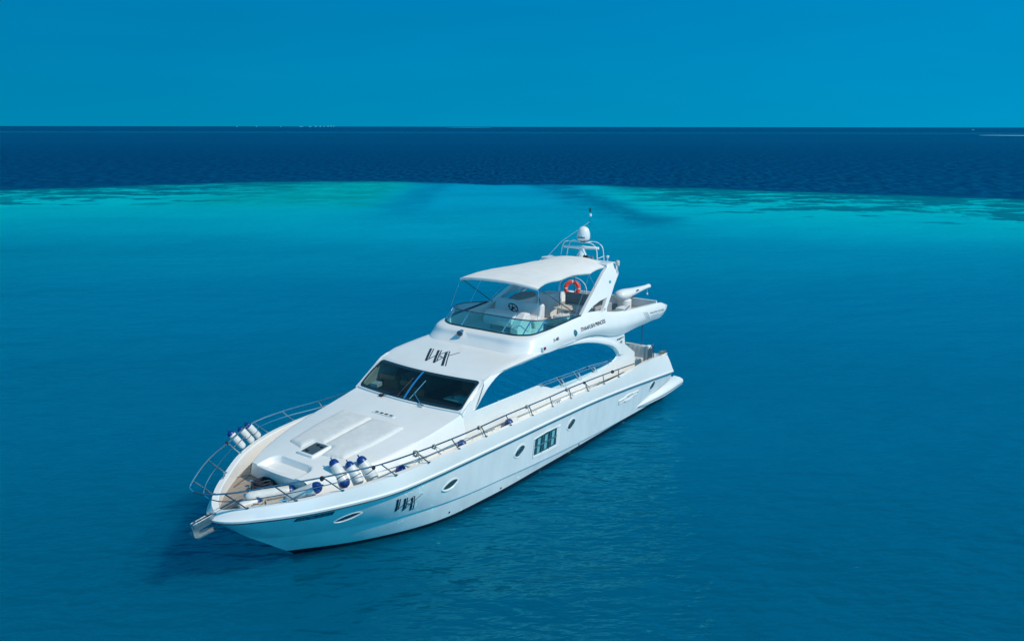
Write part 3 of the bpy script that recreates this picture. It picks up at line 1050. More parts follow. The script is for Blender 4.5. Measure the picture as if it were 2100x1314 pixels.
bc.loft([[r[0] for r in rows], [r[0]+V(0, .02, -.05) for r in rows]]).loft([[r[-1] for r in rows], [r[-1]+V(0, -.02, -.05) for r in rows]])
bim_o = bc.build('bimini', 'canvas', Y, smooth=60)
fB = MB()
for s in (1, -1):
    def T(a, b, r=.010, mi=0):
        fB.tube([V(a[0], a[1]*s, a[2]), V(b[0], b[1]*s, b[2])], r, 6, mi)
    T((9.95, 1.74, 6.06), (10.3, 1.95, 5.04))            # front leg to the windscreen rail
    T((9.80, 1.74, 6.02), (7.70, 1.97, 4.80), .018, 1)   # dark brace running aft
    T((8.5, 1.70, 6.16), (8.95, 2.10, 4.96))
    T((6.25, 1.60, 6.08), (7.95, 2.02, 4.80))
    T((6.25, 1.60, 6.02), (6.05, 1.86, 5.36))
    T((8.35, 1.68, 5.86), (8.35, 1.68, 6.18), .010)
for x in (9.95, 8.5, 6.25):
    fB.tube([bim(x, k)-V(0, 0, .035) for k in np.linspace(-1, 1, 25)], .016, 6)
fB.build('bimini_frame', ['steel', 'darktube'], bim_o)

# ---------------------------------------------------------------- radar arch
fa_y = lambda z: 2.15-(z-4.75)*.38
leg = [(7.78, 4.66), (7.73, 4.74), (7.46, 4.89), (6.85, 5.20), (6.2, 5.53), (5.2, 6.04), (4.86, 6.16), (4.84, 6.28), (4.26, 6.26), (4.10, 6.12), (4.19, 5.80), (4.78, 5.43), (5.18, 5.14), (5.42, 4.98), (5.80, 4.72), (5.98, 4.40), (7.6, 4.40)]
hole = [(7.16, 4.83), (6.14, 4.72), (5.60, 5.05), (6.64, 4.98)]
hole = [(7.16, 4.82), (6.9, 4.90), (6.64, 4.965), (6.1, 5.06), (5.58, 5.09), (5.80, 4.90), (6.10, 4.70)]
arch = MB()
for s in (1, -1):
    P3 = lambda q: V(q[0], fa_y(q[1])*s, q[1])
    arch.plate([P3(q) for q in leg], [[P3(q) for q in hole]], (0, -.17*s, -.03))
arch.box((4.50, 0, 6.20), (.72, 3.12, .14))
arch_o = arch.build('radar_arch', 'gel', Y, smooth=30, bevel=.025)
MB().lathe([(.001, 0), (.05, .0), (.055, .03), (.001, .035)], (5.05, 1.79+.04, 5.62), axis=(0, 1, .35), seg=14).build('arch_light', 'letterblue', arch_o)

# ---------------------------------------------------------------- mast frame, radar, dome, lights
mf = MB()
mf.tube(crv([V(4.10, -1.10, 6.2), V(4.2, -.90, 6.78), V(4.26, -.78, 6.92), V(4.2, -.6, 6.95), V(4.15, 0, 6.93), V(4.1, .40, 6.90), V(4.08, .52, 6.83), V(4.15, .73, 6.2)], 40), .018, 8)
mf.tube(crv([V(3.75, -1.02, 6.2), V(3.78, -.85, 6.78), V(3.8, -.74, 6.90), V(3.8, -.5, 6.93), V(3.75, 0, 6.92), V(3.72, .48, 6.90), V(3.70, .60, 6.83), V(3.73, .80, 6.2)], 40), .018, 8)
for y in (-.5, -.15, .2):
    mf.tube([V(4.22, y, 6.945), V(3.77, y, 6.93)], .014, 6)
mf.tube([V(4.15, .73, 6.32), V(3.73, .80, 6.38)], .012, 6)
mf_o = mf.build('mast_frame', 'paintedtube', Y)
MB().box((4.0, -.05, 6.945), (.34, .34, .02)).build('dome_plate', 'darktube', mf_o, bevel=.004)
rd = MB().lathe([(.001, 0), (.23, 0), (.24, .03), (.22, .12), (.17, .24), (.14, .30), (.12, .36), (.12, .40), (.001, .40)], (4.05, -.07, 6.26), seg=20)
rdo = rd.build('radar_scanner', 'gel', Y, smooth=40)
sb = MB()
secs = []
for t, hw, hz_ in ((-1, .03, .045), (-.97, .055, .06), (-.3, .06, .065), (-.12, .075, .09), (.12, .075, .09), (.3, .06, .065), (.97, .055, .06), (1, .03, .045)):
    c = V(4.05-.14*t, -.12+.76*t, 6.70)
    secs.append([c+V(hw*math.cos(a), 0, hz_*math.sin(a)) for a in np.linspace(0, 2*math.pi, 13)[:-1]])
sb.loft(secs, close=True, caps=True)
sb.build('scanner_arm', 'gel', rdo, smooth=50)
dm = MB().lathe([(.001, 0), (.17, 0), (.235, .03), (.27, .10), (.275, .20), (.265, .32), (.235, .43), (.18, .52), (.10, .575), (.03, .592), (.001, .594)], (4.0, -.05, 6.98), seg=28)
dmo = dm.build('satellite_dome', 'gel', Y, smooth=60)
DB = bvh_of(dmo)
vs, fs = text_mesh('Intellian', 1, .02)
out = []
cdir = V(0.85, 0.25, 0).normalized()
for a, c in vs:
    ang = math.atan2(cdir.y, cdir.x)+(a-.62)*1.25
    z = 7.10+.085*c
    d = V(math.cos(ang), math.sin(ang), 0)
    h = DB.ray_cast(V(4.0, -.05, z)+d*2, -d)[0]
    out.append(h+d*.006)
MB().add(out, fs).build('lettering', 'ink', dmo, smooth=0, merge=0)
ml = MB().tube([V(3.62, .0, 6.92), V(3.60, 0.0, 8.10)], .008, 6)
mlo = ml.build('light_mast', 'darktube', Y)
MB().lathe([(.001, 0), (.05, 0), (.055, .02), (.055, .09), (.04, .11), (.001, .11)], (3.60, .02, 7.95), seg=12).build('anchor_light', 'paintedtube', mlo)
MB().lathe([(.001, 0), (.03, 0), (.045, .02), (.045, .05), (.02, .06), (.02, .12), (.05, .13), (.05, .15), (.001, .16)], (3.60, 0, 8.14), seg=10).build('finial', 'black', mlo)
MB().tube([V(4.45, -1.5, 6.26), V(4.28, -.95, 6.9), V(3.62, 0, 7.72)], .007, 5).build('signal_halyard', 'paintedtube', mlo)
MB().tube([V(3.62, 0, 7.9), V(3.72, .62, 6.86)], .004, 4).build('mast_stay', 'darktube', mlo)
gp = MB().lathe([(.02, -.34), (.02, 0), (.075, .0), (.085, .02), (.08, .17), (.06, .21), (.001, .22)], (4.30, 1.74, 6.15), seg=14)
gp.build('gps_antenna', 'cream', Y, smooth=40)
gm = MB().lathe([(.012, 0), (.012, .14), (.055, .19), (.06, .24), (.03, .26), (.001, .265)], (4.36, 1.32, 6.27), seg=12)
gm.build('gps_antenna', 'paintedtube', Y, smooth=40)
for y, mtl in ((.28, 'black'), (.38, 'black'), (.50, 'anchor'), (.66, 'anchor')):
    fk = MB().lathe([(.05, 0), (.05, .03), (.03, .05), (.05, .08), (.065, .14), (.05, .19), (.001, .2)], (4.40, y, 6.27), axis=(.35, 0, 1), seg=12)
    fk.build('deck_lamp', mtl, arch_o, smooth=40)

# ---------------------------------------------------------------- flybridge furniture
def cush(name, c, size, mtl='cushion', rz=0, ry=0, bevel=.06, parent=None):
    return MB().box(c, size, rz, 0, ry).build(name, mtl, parent or Y, bevel=bevel, seg=3, smooth=40)
fz = 4.06
# helm console: raised fascia on two legs, wedge to port
hc = MB()
prof = [(9.52, 4.42), (9.56, 4.60), (9.42, 4.86), (9.20, 4.90), (8.86, 4.86), (8.72, 4.50), (8.75, 4.38)]
rowL = [V(a, -1.02, b) for a, b in prof]; rowR = [V(a, .28, b) for a, b in prof]
hc.loft([rowL, rowR], close=True, caps=True)
prof2 = [(9.62, 4.22), (9.62, 4.42), (9.1, 4.93), (8.80, 4.90), (8.7, 4.3), (8.7, 4.2)]
hc.loft([[V(a, .29, b) for a, b in prof2], [V(a, .62, b-.03) for a, b in prof2]], close=True, caps=True)
for y in (-.9, .2):
    hc.box((9.2, y, 4.23), (.10, .07, .36))
hco = hc.build('helm_console', 'cushion', Y, bevel=.03, smooth=30)
wh = MB()
wc0 = V(8.74, -.20, 4.97); wax = V(-.75, 0, .45).normalized()
q = V(0, 0, 1).rotation_difference(wax)
wh.tube([wc0+q @ V(math.cos(a)*.20, math.sin(a)*.20, 0) for a in np.linspace(0, 2*math.pi, 29)[:-1]], .022, 8, closed=True)
for k in range(5):
    a = 2*math.pi*k/5
    wh.tube([wc0, wc0+q @ V(math.cos(a)*.20, math.sin(a)*.20, 0)], .014, 6)
wh.lathe([(.04, -.10), (.05, 0), (.03, .02)], wc0, axis=wax, seg=10)
wh.build('steering_wheel', 'black', hco)
# helm bench with high rounded back
hs = MB()
bp = [(8.25, 4.06), (8.30, 4.48), (7.92, 4.52), (7.80, 4.98), (7.62, 5.02), (7.56, 4.9), (7.58, 4.06)]
hs.loft([[V(a, -1.75, b) for a, b in bp], [V(a, .46, b) for a, b in bp]], close=True, caps=True)
hs.build('helm_bench', 'cushion', Y, bevel=.07, seg=3, smooth=40)
# folded cover bundle on the starboard counter
cush('wet_bar', (6.5, -1.35, 4.46), (1.6, .85, .82), 'cushion', bevel=.05)
bu = MB()
rows = []
for i in range(13):
    t = -1+2*i/12
    rr = math.sqrt(max(0.02, 1-t*t))
    rows.append([V(6.5+.85*t, -1.35+.32*rr*math.cos(a)*(1+.15*noise.noise(V(t*3, a, 2))), 4.90+.15*rr*math.sin(a)*(1+.2*noise.noise(V(t*4, a*2, 7)))) for a in np.linspace(0, 2*math.pi, 15)[:-1]])
cv = bu.loft(rows, close=True, caps=True).build('canvas_bundle', 'taupe', None, smooth=50)
tag(cv, 'rumpled grey canvas cover bundle lying on the white bar counter behind the helm bench', 'cover')
cush('bar_cabinet', (5.75, -.55, 4.55), (.75, .60, .95), 'cushion', bevel=.03)
cush('lounge_seat', (8.0, 1.45, 4.30), (1.0, .95, .36), 'wicker', bevel=.04)
cush('lounge_seat', (6.9, .95, 4.29), (.75, .70, .46), 'cushion', bevel=.05)
cush('sofa_base', (5.2, .75, 4.26), (.85, 2.0, .40), 'cushion', bevel=.05)
cush('sofa_base', (6.2, 1.62, 4.26), (1.4, .70, .40), 'cushion', bevel=.05)
cush('sofa_back', (4.72, .55, 4.60), (.20, 1.9, .62), 'taupe', bevel=.06)
cush('sofa_back', (5.7, 1.90, 4.58), (1.3, .14, .50), 'taupe', bevel=.05)
tb = MB().box((6.35, .65, 4.66), (.75, .75, .045)).box((6.35, .65, 4.36), (.10, .10, .56))
tb.build('fly_table', 'cream', Y, bevel=.015)
gr = MB()
gr.tube(crv([V(7.3, .02, 4.06), V(7.3, .02, 4.95), V(7.26, .0, 5.02), V(7.2, -.1, 5.04), V(7.1, -.12, 5.04)], 16), .022, 8)
gr.tube([V(7.3, .02, 4.72), V(7.45, -.75, 4.80)], .016, 8)
gr.build('companionway_rail', 'darktube', Y)
gr = MB()
gr.tube([V(5.6, -.15, 4.06), V(5.6, -.15, 5.35)], .016, 8)
gr.tube([V(5.6, -.15, 5.35), V(4.8, .05, 5.62)], .012, 8)
gr.tube([V(4.8, .05, 5.62), V(4.8, .05, 4.06)], .012, 8)
gr.build('sofa_rail', 'darktube', Y)
MB().tube(crv([V(3.42, -1.45, 3.86), V(3.42, -1.45, 5.05), V(3.42, -1.35, 5.14), V(3.42, -.40, 5.14), V(3.42, -.30, 5.05), V(3.42, -.30, 3.86)], 40), .016, 8).build('stair_rail', 'paintedtube', Y)

# life ring hung on the rail by the sofa
lr = empty('life_ring', (3.50, -.86, 4.80), 'orange red life ring with grab line hanging behind the flybridge seats', 'life ring')
lax = V(.78, .56, .16).normalized()
q = V(0, 0, 1).rotation_difference(lax)
body = MB().tube([q @ V(math.cos(a)*.275, math.sin(a)*.275, 0) for a in np.linspace(0, 2*math.pi, 37)[:-1]], .085, 12, closed=True)
body.build('ring_body', 'orange', lr, smooth=60)
for k in range(4):
    a0 = 2*math.pi*k/4+.5
    MB().tube([q @ V(math.cos(a)*.275, math.sin(a)*.275, 0) for a in np.linspace(a0, a0+.16, 5)], .0885, 12).build('reflective_band', 'fender', lr, smooth=60)
gl_ = MB()
for k in range(4):
    a0 = 2*math.pi*k/4+.58
    gl_.tube([q @ V(math.cos(a)*(.365+.02*math.sin((a-a0)*2)), math.sin(a)*(.365+.02*math.sin((a-a0)*2)), .02) for a in np.linspace(a0, a0+math.pi/2, 10)], .009, 5)
gl_.build('grab_line', 'lightrope', lr)

# ---------------------------------------------------------------- tender crane on the aft flybridge
cp = MB().lathe([(.30, 0), (.30, .42), (.26, .46), (.001, .46)], (2.05, .92, 3.86), seg=20)
cro = cp.build('crane', 'gel', Y, smooth=35)
arm = MB()
secs = []
for t, ry_, rz_, dz in ((0, .05, .05, .0), (.03, .20, .17, .0), (.10, .27, .22, .0), (.22, .28, .23, .0), (.45, .21, .17, .01), (.75, .13, .11, .03), (.95, .09, .085, .04), (.97, .11, .105, .04), (1.0, .10, .10, .04), (1.02, .03, .03, .04)):
    c = V(2.72-2.95*t, .92, 4.54+dz-.05*t)
    secs.append([c+V(0, ry_*1.1*math.cos(a), rz_*1.02*math.sin(a)) for a in np.linspace(0, 2*math.pi, 17)[:-1]])
arm.loft(secs, close=True, caps=True)
arm.build('crane_arm', 'gel', cro, smooth=50)
hk = MB().tube([V(-.10, .92, 4.40), V(-.10, .92, 4.22)], .006, 5)
hk.lathe([(.001, -.05), (.04, -.03), (.04, .03), (.001, .05)], (-.10, .92, 4.19), seg=10)
hk.build('crane_hook', 'paintedtube', cro)
for x, z in ((1.35, 4.62), (1.75, 4.40)):
    MB().box((x, .92+.26, z), (.14, .05, .04)).build('crane_vent', 'black', cro, smooth=0)
cush('deck_locker', (3.75, 1.75, 4.10), (.5, .45, .52), 'gel', bevel=.05)
MB().box((4.35, 2.28, 4.50), (.40, .02, .07), ry=.22).build('side_grille', 'greyink', fly, smooth=0)

# ---------------------------------------------------------------- cockpit
ck = MB().box((4.45, 0, 2.75), (.08, 4.4, 1.75))
ck.build('saloon_bulkhead', 'gel', Y)
MB().box((4.40, .0, 2.6), (.03, 2.6, 1.5)).build('saloon_door', 'sidewin', Y)
sb_rows = []                                   # aft sofa: pleated back facing forward
for i in range(61):
    y = -2.0+4.25*i/60
    d = .022*abs(math.sin(i*math.pi/3))
    sb_rows.append([V(2.62+d, y, 1.7), V(2.60+d, y, 2.30), V(2.53+d*.6, y, 2.50), V(2.44, y, 2.53), V(2.36, y, 2.48), V(2.36, y, 1.7)])
MB().loft(sb_rows, caps=True).build('cockpit_sofa_back', 'vinyl', Y, smooth=50)
MB().box((2.95, .12, 1.82), (.62, 4.2, .42)).build('cockpit_sofa', 'cushion', Y, bevel=.06, seg=3)
MB().box((2.47, 2.36, 2.10), (.26, .20, .92)).build('sofa_end', 'gel', Y, bevel=.05)
MB().tube([V(2.46, 2.02, 2.4), V(2.46, 2.02, 3.62)], .020, 8).build('cockpit_pole', 'darktube', Y)
gd = MB().tube([V(3.28, 2.72, 2.15), V(3.28, 2.72, 2.55), V(2.75, 2.72, 2.75), V(2.70, 2.72, 2.1)], .022, 6)
gd.build('gate_frame', 'darktube', Y)
MB().box((3.0, 2.70, 2.36), (.45, .02, .45)).build('gate_panel', 'hatchglass', Y)
MB().box((2.0, 0, 1.55), (1.9, 5.2, .06)).build('cockpit_floor', 'teak', Y)
MB().box((1.30, 0, 1.35), (.5, 5.3, 1.0)).build('transom_locker', 'gel', Y, bevel=.08)

# swim platform
sp = []
for x, y in rrect(.35, 0, .60, 2.80, .35, 6):
    sp.append((x, y))
pf = MB().prism([V(x, y, .48) for x, y in sp], [V(x, y, .30) for x, y in sp])
pf.build('swim_platform', 'gel', Y, bevel=.04, seg=3)
for s in (1, -1):
    n = 24
    top = crv([V(4.3, 2.60*s, .32), V(3.2, 2.66*s, .43), V(2.0, 2.74*s, .60), (.75, 2.80*s, .88)], n)
    mid = crv([V(4.32, 2.61*s, .30), V(3.2, 2.69*s, .39), V(2.0, 2.78*s, .50), (.1, 2.80*s, .64)], n)
    out = crv([V(4.35, 2.62*s, .285), V(3.2, 2.76*s, .36), V(2.0, 2.86*s, .43), (-.1, 2.86*s, .51)], n)
    out2 = crv([V(4.35, 2.62*s, .27), V(3.2, 2.78*s, .31), V(2.0, 2.885*s, .35), (-.1, 2.88*s, .41)], n)
    lo_ = crv([V(4.35, 2.61*s, .24), V(3.2, 2.75*s, .20), V(2.0, 2.85*s, .20), (-.1, 2.85*s, .28)], n)
    inn = crv([V(4.3, 2.5*s, .22), V(3.2, 2.5*s, .18), V(2.0, 2.5*s, .18), (-.1, 2.5*s, .26)], n)
    MB().loft([top, mid, out, out2, lo_, inn]).build('hull_flare', 'gel', Y, smooth=40)
for s in (1, -1):
    MB().tube(crv([V(3.9, 2.685*s, .26), V(2.0, 2.88*s, .30), V(-.1, 2.875*s, .355)], 20), .016, 6).build('flare_strip', 'trimdark', Y)

# ---------------------------------------------------------------- hull fittings (port and starboard)
def hull_pt(x, z, s, e):
    return V(x, side_y(HB, x, z, s)+e*s, z)
def lens(cx, cz, L, H, tilt, n=22, pw=1.6):
    out = []
    for i in range(n):
        a = 2*math.pi*i/n
        u = math.cos(a); v = math.copysign(abs(math.sin(a))**pw, math.sin(a)) if abs(math.sin(a)) > 1e-6 else 0
        x = u*L/2; z = v*H/2
        out.append((cx+x, cz+z+x*tilt))
    return out
def fill(poly, mapf):
    c = (sum(p[0] for p in poly)/len(poly), sum(p[1] for p in poly)/len(poly))
    rows = []
    for f in (0.02, .35, .7, 1):
        rows.append([mapf(c[0]+(p[0]-c[0])*f, c[1]+(p[1]-c[1])*f) for p in poly])
    return rows
for s in (1, -1):
    for cx, cz, L, H, tilt in ((19.27, 1.36, .56, .21, -.24), (15.97, 1.31, .62, .26, -.16), (12.53, 1.23, .56, .36, -.22), (9.33, 1.20, .52, .36, -.25), (2.82, .95, .46, .34, -.3)):
        o_ = lens(cx, cz, L*1.12, H*1.22, tilt); i_ = lens(cx, cz, L*.96, H*.90, tilt)
        fr = MB().loft([[hull_pt(x, z, s, -.01) for x, z in o_], [hull_pt(x, z, s, .018) for x, z in o_], [hull_pt(x, z, s, .018) for x, z in i_], [hull_pt(x, z, s, .002) for x, z in i_]], close=True)
        po = fr.build('portlight', 'gel', Y, smooth=30)
        MB().loft(fill(i_, lambda x, z: hull_pt(x, z, s, .005)), close=True).build('portlight_glass', 'port', po, smooth=60)
        if H > .3:
            MB().tube([hull_pt(cx+.13*math.cos(a), cz+.11*math.sin(a), s, .012) for a in np.linspace(0, 2*math.pi, 17)[:-1]], .012, 5, closed=True).build('portlight_ring', 'anchor', po)
        else:
            MB().tube([hull_pt(p[0], p[1], s, .02) for p in o_[len(o_)//2:]], .018, 6).build('portlight_lip', 'gel', po)
    # large cabin window of six panes
    wf = [(10.08, 1.40), (11.0, 1.425), (11.72, 1.385), (11.72, .68), (11.0, .62), (10.05, .60)]
    wi = [(10.32, 1.37), (11.0, 1.395), (11.66, 1.355), (11.66, .76), (11.0, .73), (10.26, .72)]
    sO = sub_poly([V(a, 0, b) for a, b in wf], .12); 
    def polyseg(poly, k=6):
        out = []
        for a, b in zip(poly, poly[1:]+poly[:1]):
            for i in range(k):
                out.append((a[0]+(b[0]-a[0])*i/k, a[1]+(b[1]-a[1])*i/k))
        return out
    wo_, wi_ = polyseg(wf), polyseg(wi)
    fr = MB().loft([[hull_pt(x, z, s, -.01) for x, z in wo_], [hull_pt(x, z, s, .022) for x, z in wo_], [hull_pt(x, z, s, .010) for x, z in wi_], [hull_pt(x, z, s, .002) for x, z in wi_]], close=True)
    cw = fr.build('cabin_window', 'gel', Y, smooth=25)
    MB().loft(fill(wi_, lambda x, z: hull_pt(x, z, s, .004)), close=True).build('cabin_glass', 'port', cw, smooth=60)
    gb_ = MB()
    for k in range(3):
        x0 = 10.36+k*.44; x1 = x0+.36
        for z0, z1 in ((.78, 1.02), (1.08, 1.32)):
            xa, xb = x0+.08, x1-.12
            MB().add([hull_pt(xa, z0, s, .008), hull_pt(xb, z0, s, .008), hull_pt(xb, z1, s, .008), hull_pt(xa, z1, s, .008)], [[0, 1, 2, 3]]).build('curtain', 'curtain', cw, smooth=0)
    for k in (1, 2):
        x = 10.30+k*.455
        gb_.tube([hull_pt(x, .72+.66*i/6, s, .016) for i in range(7)], .018, 6)
    gb_.tube([hull_pt(10.28+1.38*i/10, 1.05, s, .016) for i in range(11)], .018, 6)
    gb_.build('glazing_bar', 'anchor', cw)
    # engine-room air intake: linked moulded bars
    vp = MB()
    def vt(u, w):      # u 0..1 aft to forward along the bar, w across
        x = 4.14+1.62*u; z = 1.02-.02*u+w
        return x, z
    o_ = [vt(*p) for p in ((0, -.075), (.28, -.075), (.36, -.125), (.64, -.125), (.72, -.075), (1, -.075), (1, .075), (.72, .075), (.64, .125), (.36, .125), (.28, .075), (0, .075))]
    i_ = [vt(*p) for p in ((.03, -.045), (.29, -.045), (.38, -.09), (.62, -.09), (.71, -.045), (.97, -.045), (.97, .045), (.71, .045), (.62, .09), (.38, .09), (.29, .045), (.03, .045))]
    vp.loft([[hull_pt(x, z, s, -.01) for x, z in o_], [hull_pt(x, z, s, .04) for x, z in o_], [hull_pt(x, z, s, .04) for x, z in i_], [hull_pt(x, z, s, .004) for x, z in i_]], close=True)
    vpo = vp.build('air_intake', 'gel', Y, smooth=20)
    for a, b, w0, w1 in ((.05, .28, .0, .022), (.72, .95, -.02, .002), (.42, .58, .035, .06)):
        q = [vt(a, w0), vt(b, w0), vt(b, w1), vt(a, w1)]
        MB().add([hull_pt(x, z, s, .007) for x, z in q], [[0, 1, 2, 3]]).build('intake_slot', 'greyink', vpo, smooth=0)
    # bow monogram
    def hm(a, b):
        # unit box -> hull: left is forward on port
        bt = V(18.06, 1.57, 0); bb_ = V(17.78, 1.07, 0); rt = V(17.52, 1.51, 0)
        aa = (a-.10)/.54; 
        top = bt+(rt-bt)*aa
        bot = bb_+(V(17.25, 1.01, 0)-bb_)*aa
        f = (b-.26)/.66+.30*(a-.10)
        # undo the lean of the roof version: bars here lean the other way
        q = bot.lerp(top, f)
        return hull_pt(q.x+.0, q.y, s, .008)
    monogram(hm, 'monogram', hull)
    for x, z in ((15.6, .16), (13.2, .10), (8.4, .07)):
        c = hull_pt(x, z, s, .0)
        MB().lathe([(.03, -.02), (.03, .02), (.02, .025), (.001, .02)], c, axis=(0, s, 0), seg=8).build('through_hull', 'black', hull)
# registration board on the port bow
rb = []
for i in range(15):
    x = 20.64-.86*i/14
    z = 1.70+.005*i/14
    rb.append((x, z))
MB().loft([[hull_pt(x, z-.075, 1, .008) for x, z in rb], [hull_pt(x, z, 1, .008) for x, z in rb], [hull_pt(x, z+.065, 1, .008) for x, z in rb]]).build('registration_plate', 'ink', hull, smooth=60)
side_text('C6479B-12-05-C', HB, 20.60, 19.82, 1.655, 1.66, .09, hull, 'letterblue', bold=.01, eps=.014)

# ---------------------------------------------------------------- rails
TB = {  # stanchion base, mid, top (port)
}
base = [(21.50, .70, 2.15), (20.58, 1.48, 2.22), (19.60, 2.15, 2.32), (18.18, 2.71, 2.39), (17.04, 2.88, 2.41), (15.74, 2.90, 2.39), (14.46, 2.91, 2.37), (13.18, 2.91, 2.35), (11.96, 2.91, 2.32), (10.75, 2.91, 2.28), (9.54, 2.90, 2.24), (8.34, 2.89, 2.20), (7.15, 2.88, 2.16), (6.0, 2.87, 2.14)]
topp = [(22.09, .66, 2.76), (21.16, 1.38, 2.82), (20.11, 1.99, 2.83), (18.71, 2.68, 2.88), (17.50, 2.84, 2.85), (16.02, 2.85, 2.77), (14.62, 2.85, 2.73), (13.36, 2.85, 2.72), (12.08, 2.85, 2.68), (10.84, 2.85, 2.64), (9.62, 2.85, 2.62), (8.5, 2.84, 2.57), (7.21, 2.84, 2.51), (6.0, 2.84, 2.44)]
midp = [(21.74, .70, 2.45), (20.84, 1.46, 2.51), (19.87, 2.07, 2.59), (18.48, 2.70, 2.66), (17.3, 2.86, 2.63), (16.2, 2.87, 2.55), (14.9, 2.88, 2.51), (14.0, 2.88, 2.47)]
for s in (1, -1):
    tp = [V(a, b*s, c) for a, b, c in topp]
    railpts = crv([V(22.50, 0, 2.78), V(22.40, .32*s, 2.77)]+tp+[V(4.5, 2.80*s, 2.32)], 120)
    mt_ = 'darktube' if s == 1 else 'steel'  # port rails carry the dark of the mirrored water in their colour
    rail = MB().tube(railpts, .022, 8).build('guard_rail', mt_, Y)
    MB().tube(crv([V(22.1, 0, 2.44), V(22.02, .34*s, 2.44)]+[V(a, b*s, c) for a, b, c in midp], 60), .013, 6).build('lower_rail', mt_, rail)
    for b_, t_ in zip(base, topp):
        p0, p1 = V(b_[0], b_[1]*s, b_[2]-.02), V(t_[0], t_[1]*s, t_[2])
        sb_ = MB().tube([p0, p1], .017, 7)
        sb_.lathe([(.045, 0), (.045, .012), (.02, .02)], p0+V(0, 0, .02), seg=8)
        sb_.build('stanchion', mt_, rail)

# anchor, roller arm
ra = MB()
ra.box((21.95, .04, 1.98), (1.35, .03, .12), ry=.12).box((21.95, -.08, 1.98), (1.35, .03, .12), ry=.12).box((21.9, -.02, 1.93), (1.3, .12, .03), ry=.12)
ra.lathe([(.06, -.06), (.06, .06)], (22.52, -.02, 1.92), axis=(0, 1, 0), seg=12)
rao = ra.build('bow_roller', 'anchor', Y, bevel=.008)
an = MB()
an.plate([V(22.58, -.05, 1.95), V(22.64, -.05, 1.86), V(22.62, -.05, 1.62), V(22.50, -.05, 1.48), V(22.25, -.05, 1.52), V(21.98, -.05, 1.62), V(22.0, -.05, 1.68), V(22.30, -.05, 1.62), V(22.46, -.05, 1.66), V(22.40, -.05, 1.90)], [], (0, .07, 0))
an.loft([[V(22.58, y, 1.56+abs(y+.02)*.35) for y in (-.26, -.02, .22)], [V(21.95, y*.5, 1.60) for y in (-.26, -.02, .22)]])
an.box((22.25, -.02, 1.85), (.5, .05, .20), ry=.15)
an.build('anchor', 'anchor', rao, bevel=.008)

# cleats, windlass
def cleat(x, y, z, rz, name='mooring_cleat'):
    b = MB()
    c, s_ = math.cos(rz), math.sin(rz)
    b.tube([V(x-.14*c, y-.14*s_, z+.07), V(x+.14*c, y+.14*s_, z+.07)], .018, 8)
    for k in (-.06, .06):
        b.tube([V(x+k*c, y+k*s_, z), V(x+k*c, y+k*s_, z+.07)], .018, 8)
    return b.build(name, 'steel', Y)
for s in (1, -1):
    cleat(20.78, 1.28*s, 2.20, -.65*s)
    cleat(19.1, 2.25*s, 1.9, -.3*s)
    cleat(10.3, 2.85*s, 2.27, 0)
wd = MB().lathe([(.17, 0), (.17, .05), (.09, .08), (.07, .16), (.11, .20), (.11, .24), (.05, .26), (.001, .26)], (20.95, -.05, 1.88), seg=18)
wd.box((20.7, -.05, 1.95), (.45, .22, .14))
wdo = wd.build('windlass', 'steel', Y, bevel=.01)
ch = MB()
for k in range(14):
    c = V(21.05+k*.055, -.02, 1.93+.003*k)
    ax = V(0, 1, 0) if k % 2 else V(0, 0, 1)
    q = V(0, 0, 1).rotation_difference(ax)
    ch.tube([c+q @ V(.04*math.cos(a), .024*math.sin(a), 0) for a in np.linspace(0, 2*math.pi, 9)[:-1]], .009, 5, closed=True)
ch.build('anchor_chain', 'anchor', wdo)
bl = MB()
for s in (1,):
    bl.lathe([(.07, 0), (.07, .02), (.04, .04), (.04, .16), (.06, .17), (.06, .19), (.001, .2)], (20.3, -.75, 1.88), seg=12)
bl.build('deck_fitting', 'steel', Y)

# helm and saloon seen through the windscreen
it = MB()
it.box((9.6, 0, 1.96), (10.0, 4.36, .04))
it.build('cabin_floor', 'walnut', Y)
da = MB().loft([[V(14.86-.14*(y/2.2)**2, y, 3.02) for y in np.linspace(-2.15, 2.15, 15)], [V(14.15, y, 3.0) for y in np.linspace(-2.15, 2.15, 15)], [V(14.05, y, 2.5) for y in np.linspace(-2.15, 2.15, 15)]])
da.build('dashboard', 'darkint', Y)
MB().box((8.6, 0, 3.0), (.1, 4.4, 2.0)).build('saloon_partition', 'walnut', Y)
cl = MB()
for s in (-1,):
    cl.add([V(14.7, 2.16*s, 3.06), V(13.62, 2.10*s, 3.80), V(12.6, 2.16*s, 3.84), V(13.1, 2.16*s, 3.06)], [[0, 1, 2, 3]])
cl.build('pillar_lining', 'cream', Y, smooth=0)
for x0, y0, z0, sz, rz in ((13.85, -1.72, 3.26, (.26, .62, .16), .15), (13.62, -1.08, 3.10, (.26, .50, .18), .1)):
    MB().box((x0, y0, z0), sz, rz, ry=-.25).box((x0-.10, y0, z0-.22), (.14, sz[1]*.92, .40), rz).build('helm_cowl', 'amber', Y, bevel=.03, seg=3)
for x0, y0 in ((13.95, -.55), (12.7, .55)):
    MB().box((x0, y0, 2.78), (.50, .52, .14)).box((x0-.30, y0, 3.0), (.10, .50, .50), ry=-.12).build('pilot_seat', 'amber', Y, bevel=.05, seg=3)
MB().box((14.40, -1.80, 3.13), (.30, .30, .15), rz=.2).build('dash_box', 'cushion', Y, bevel=.02)
MB().box((13.85, 1.30, 3.04), (.36, .95, .05)).box((13.80, 1.45, 3.12), (.25, .5, .12)).build('chart_table', 'curtain', Y, bevel=.02)
MB().box((13.70, -.45, 3.20), (.10, .40, .26), ry=-.25).build('instrument_screen', 'black', Y, bevel=.01)
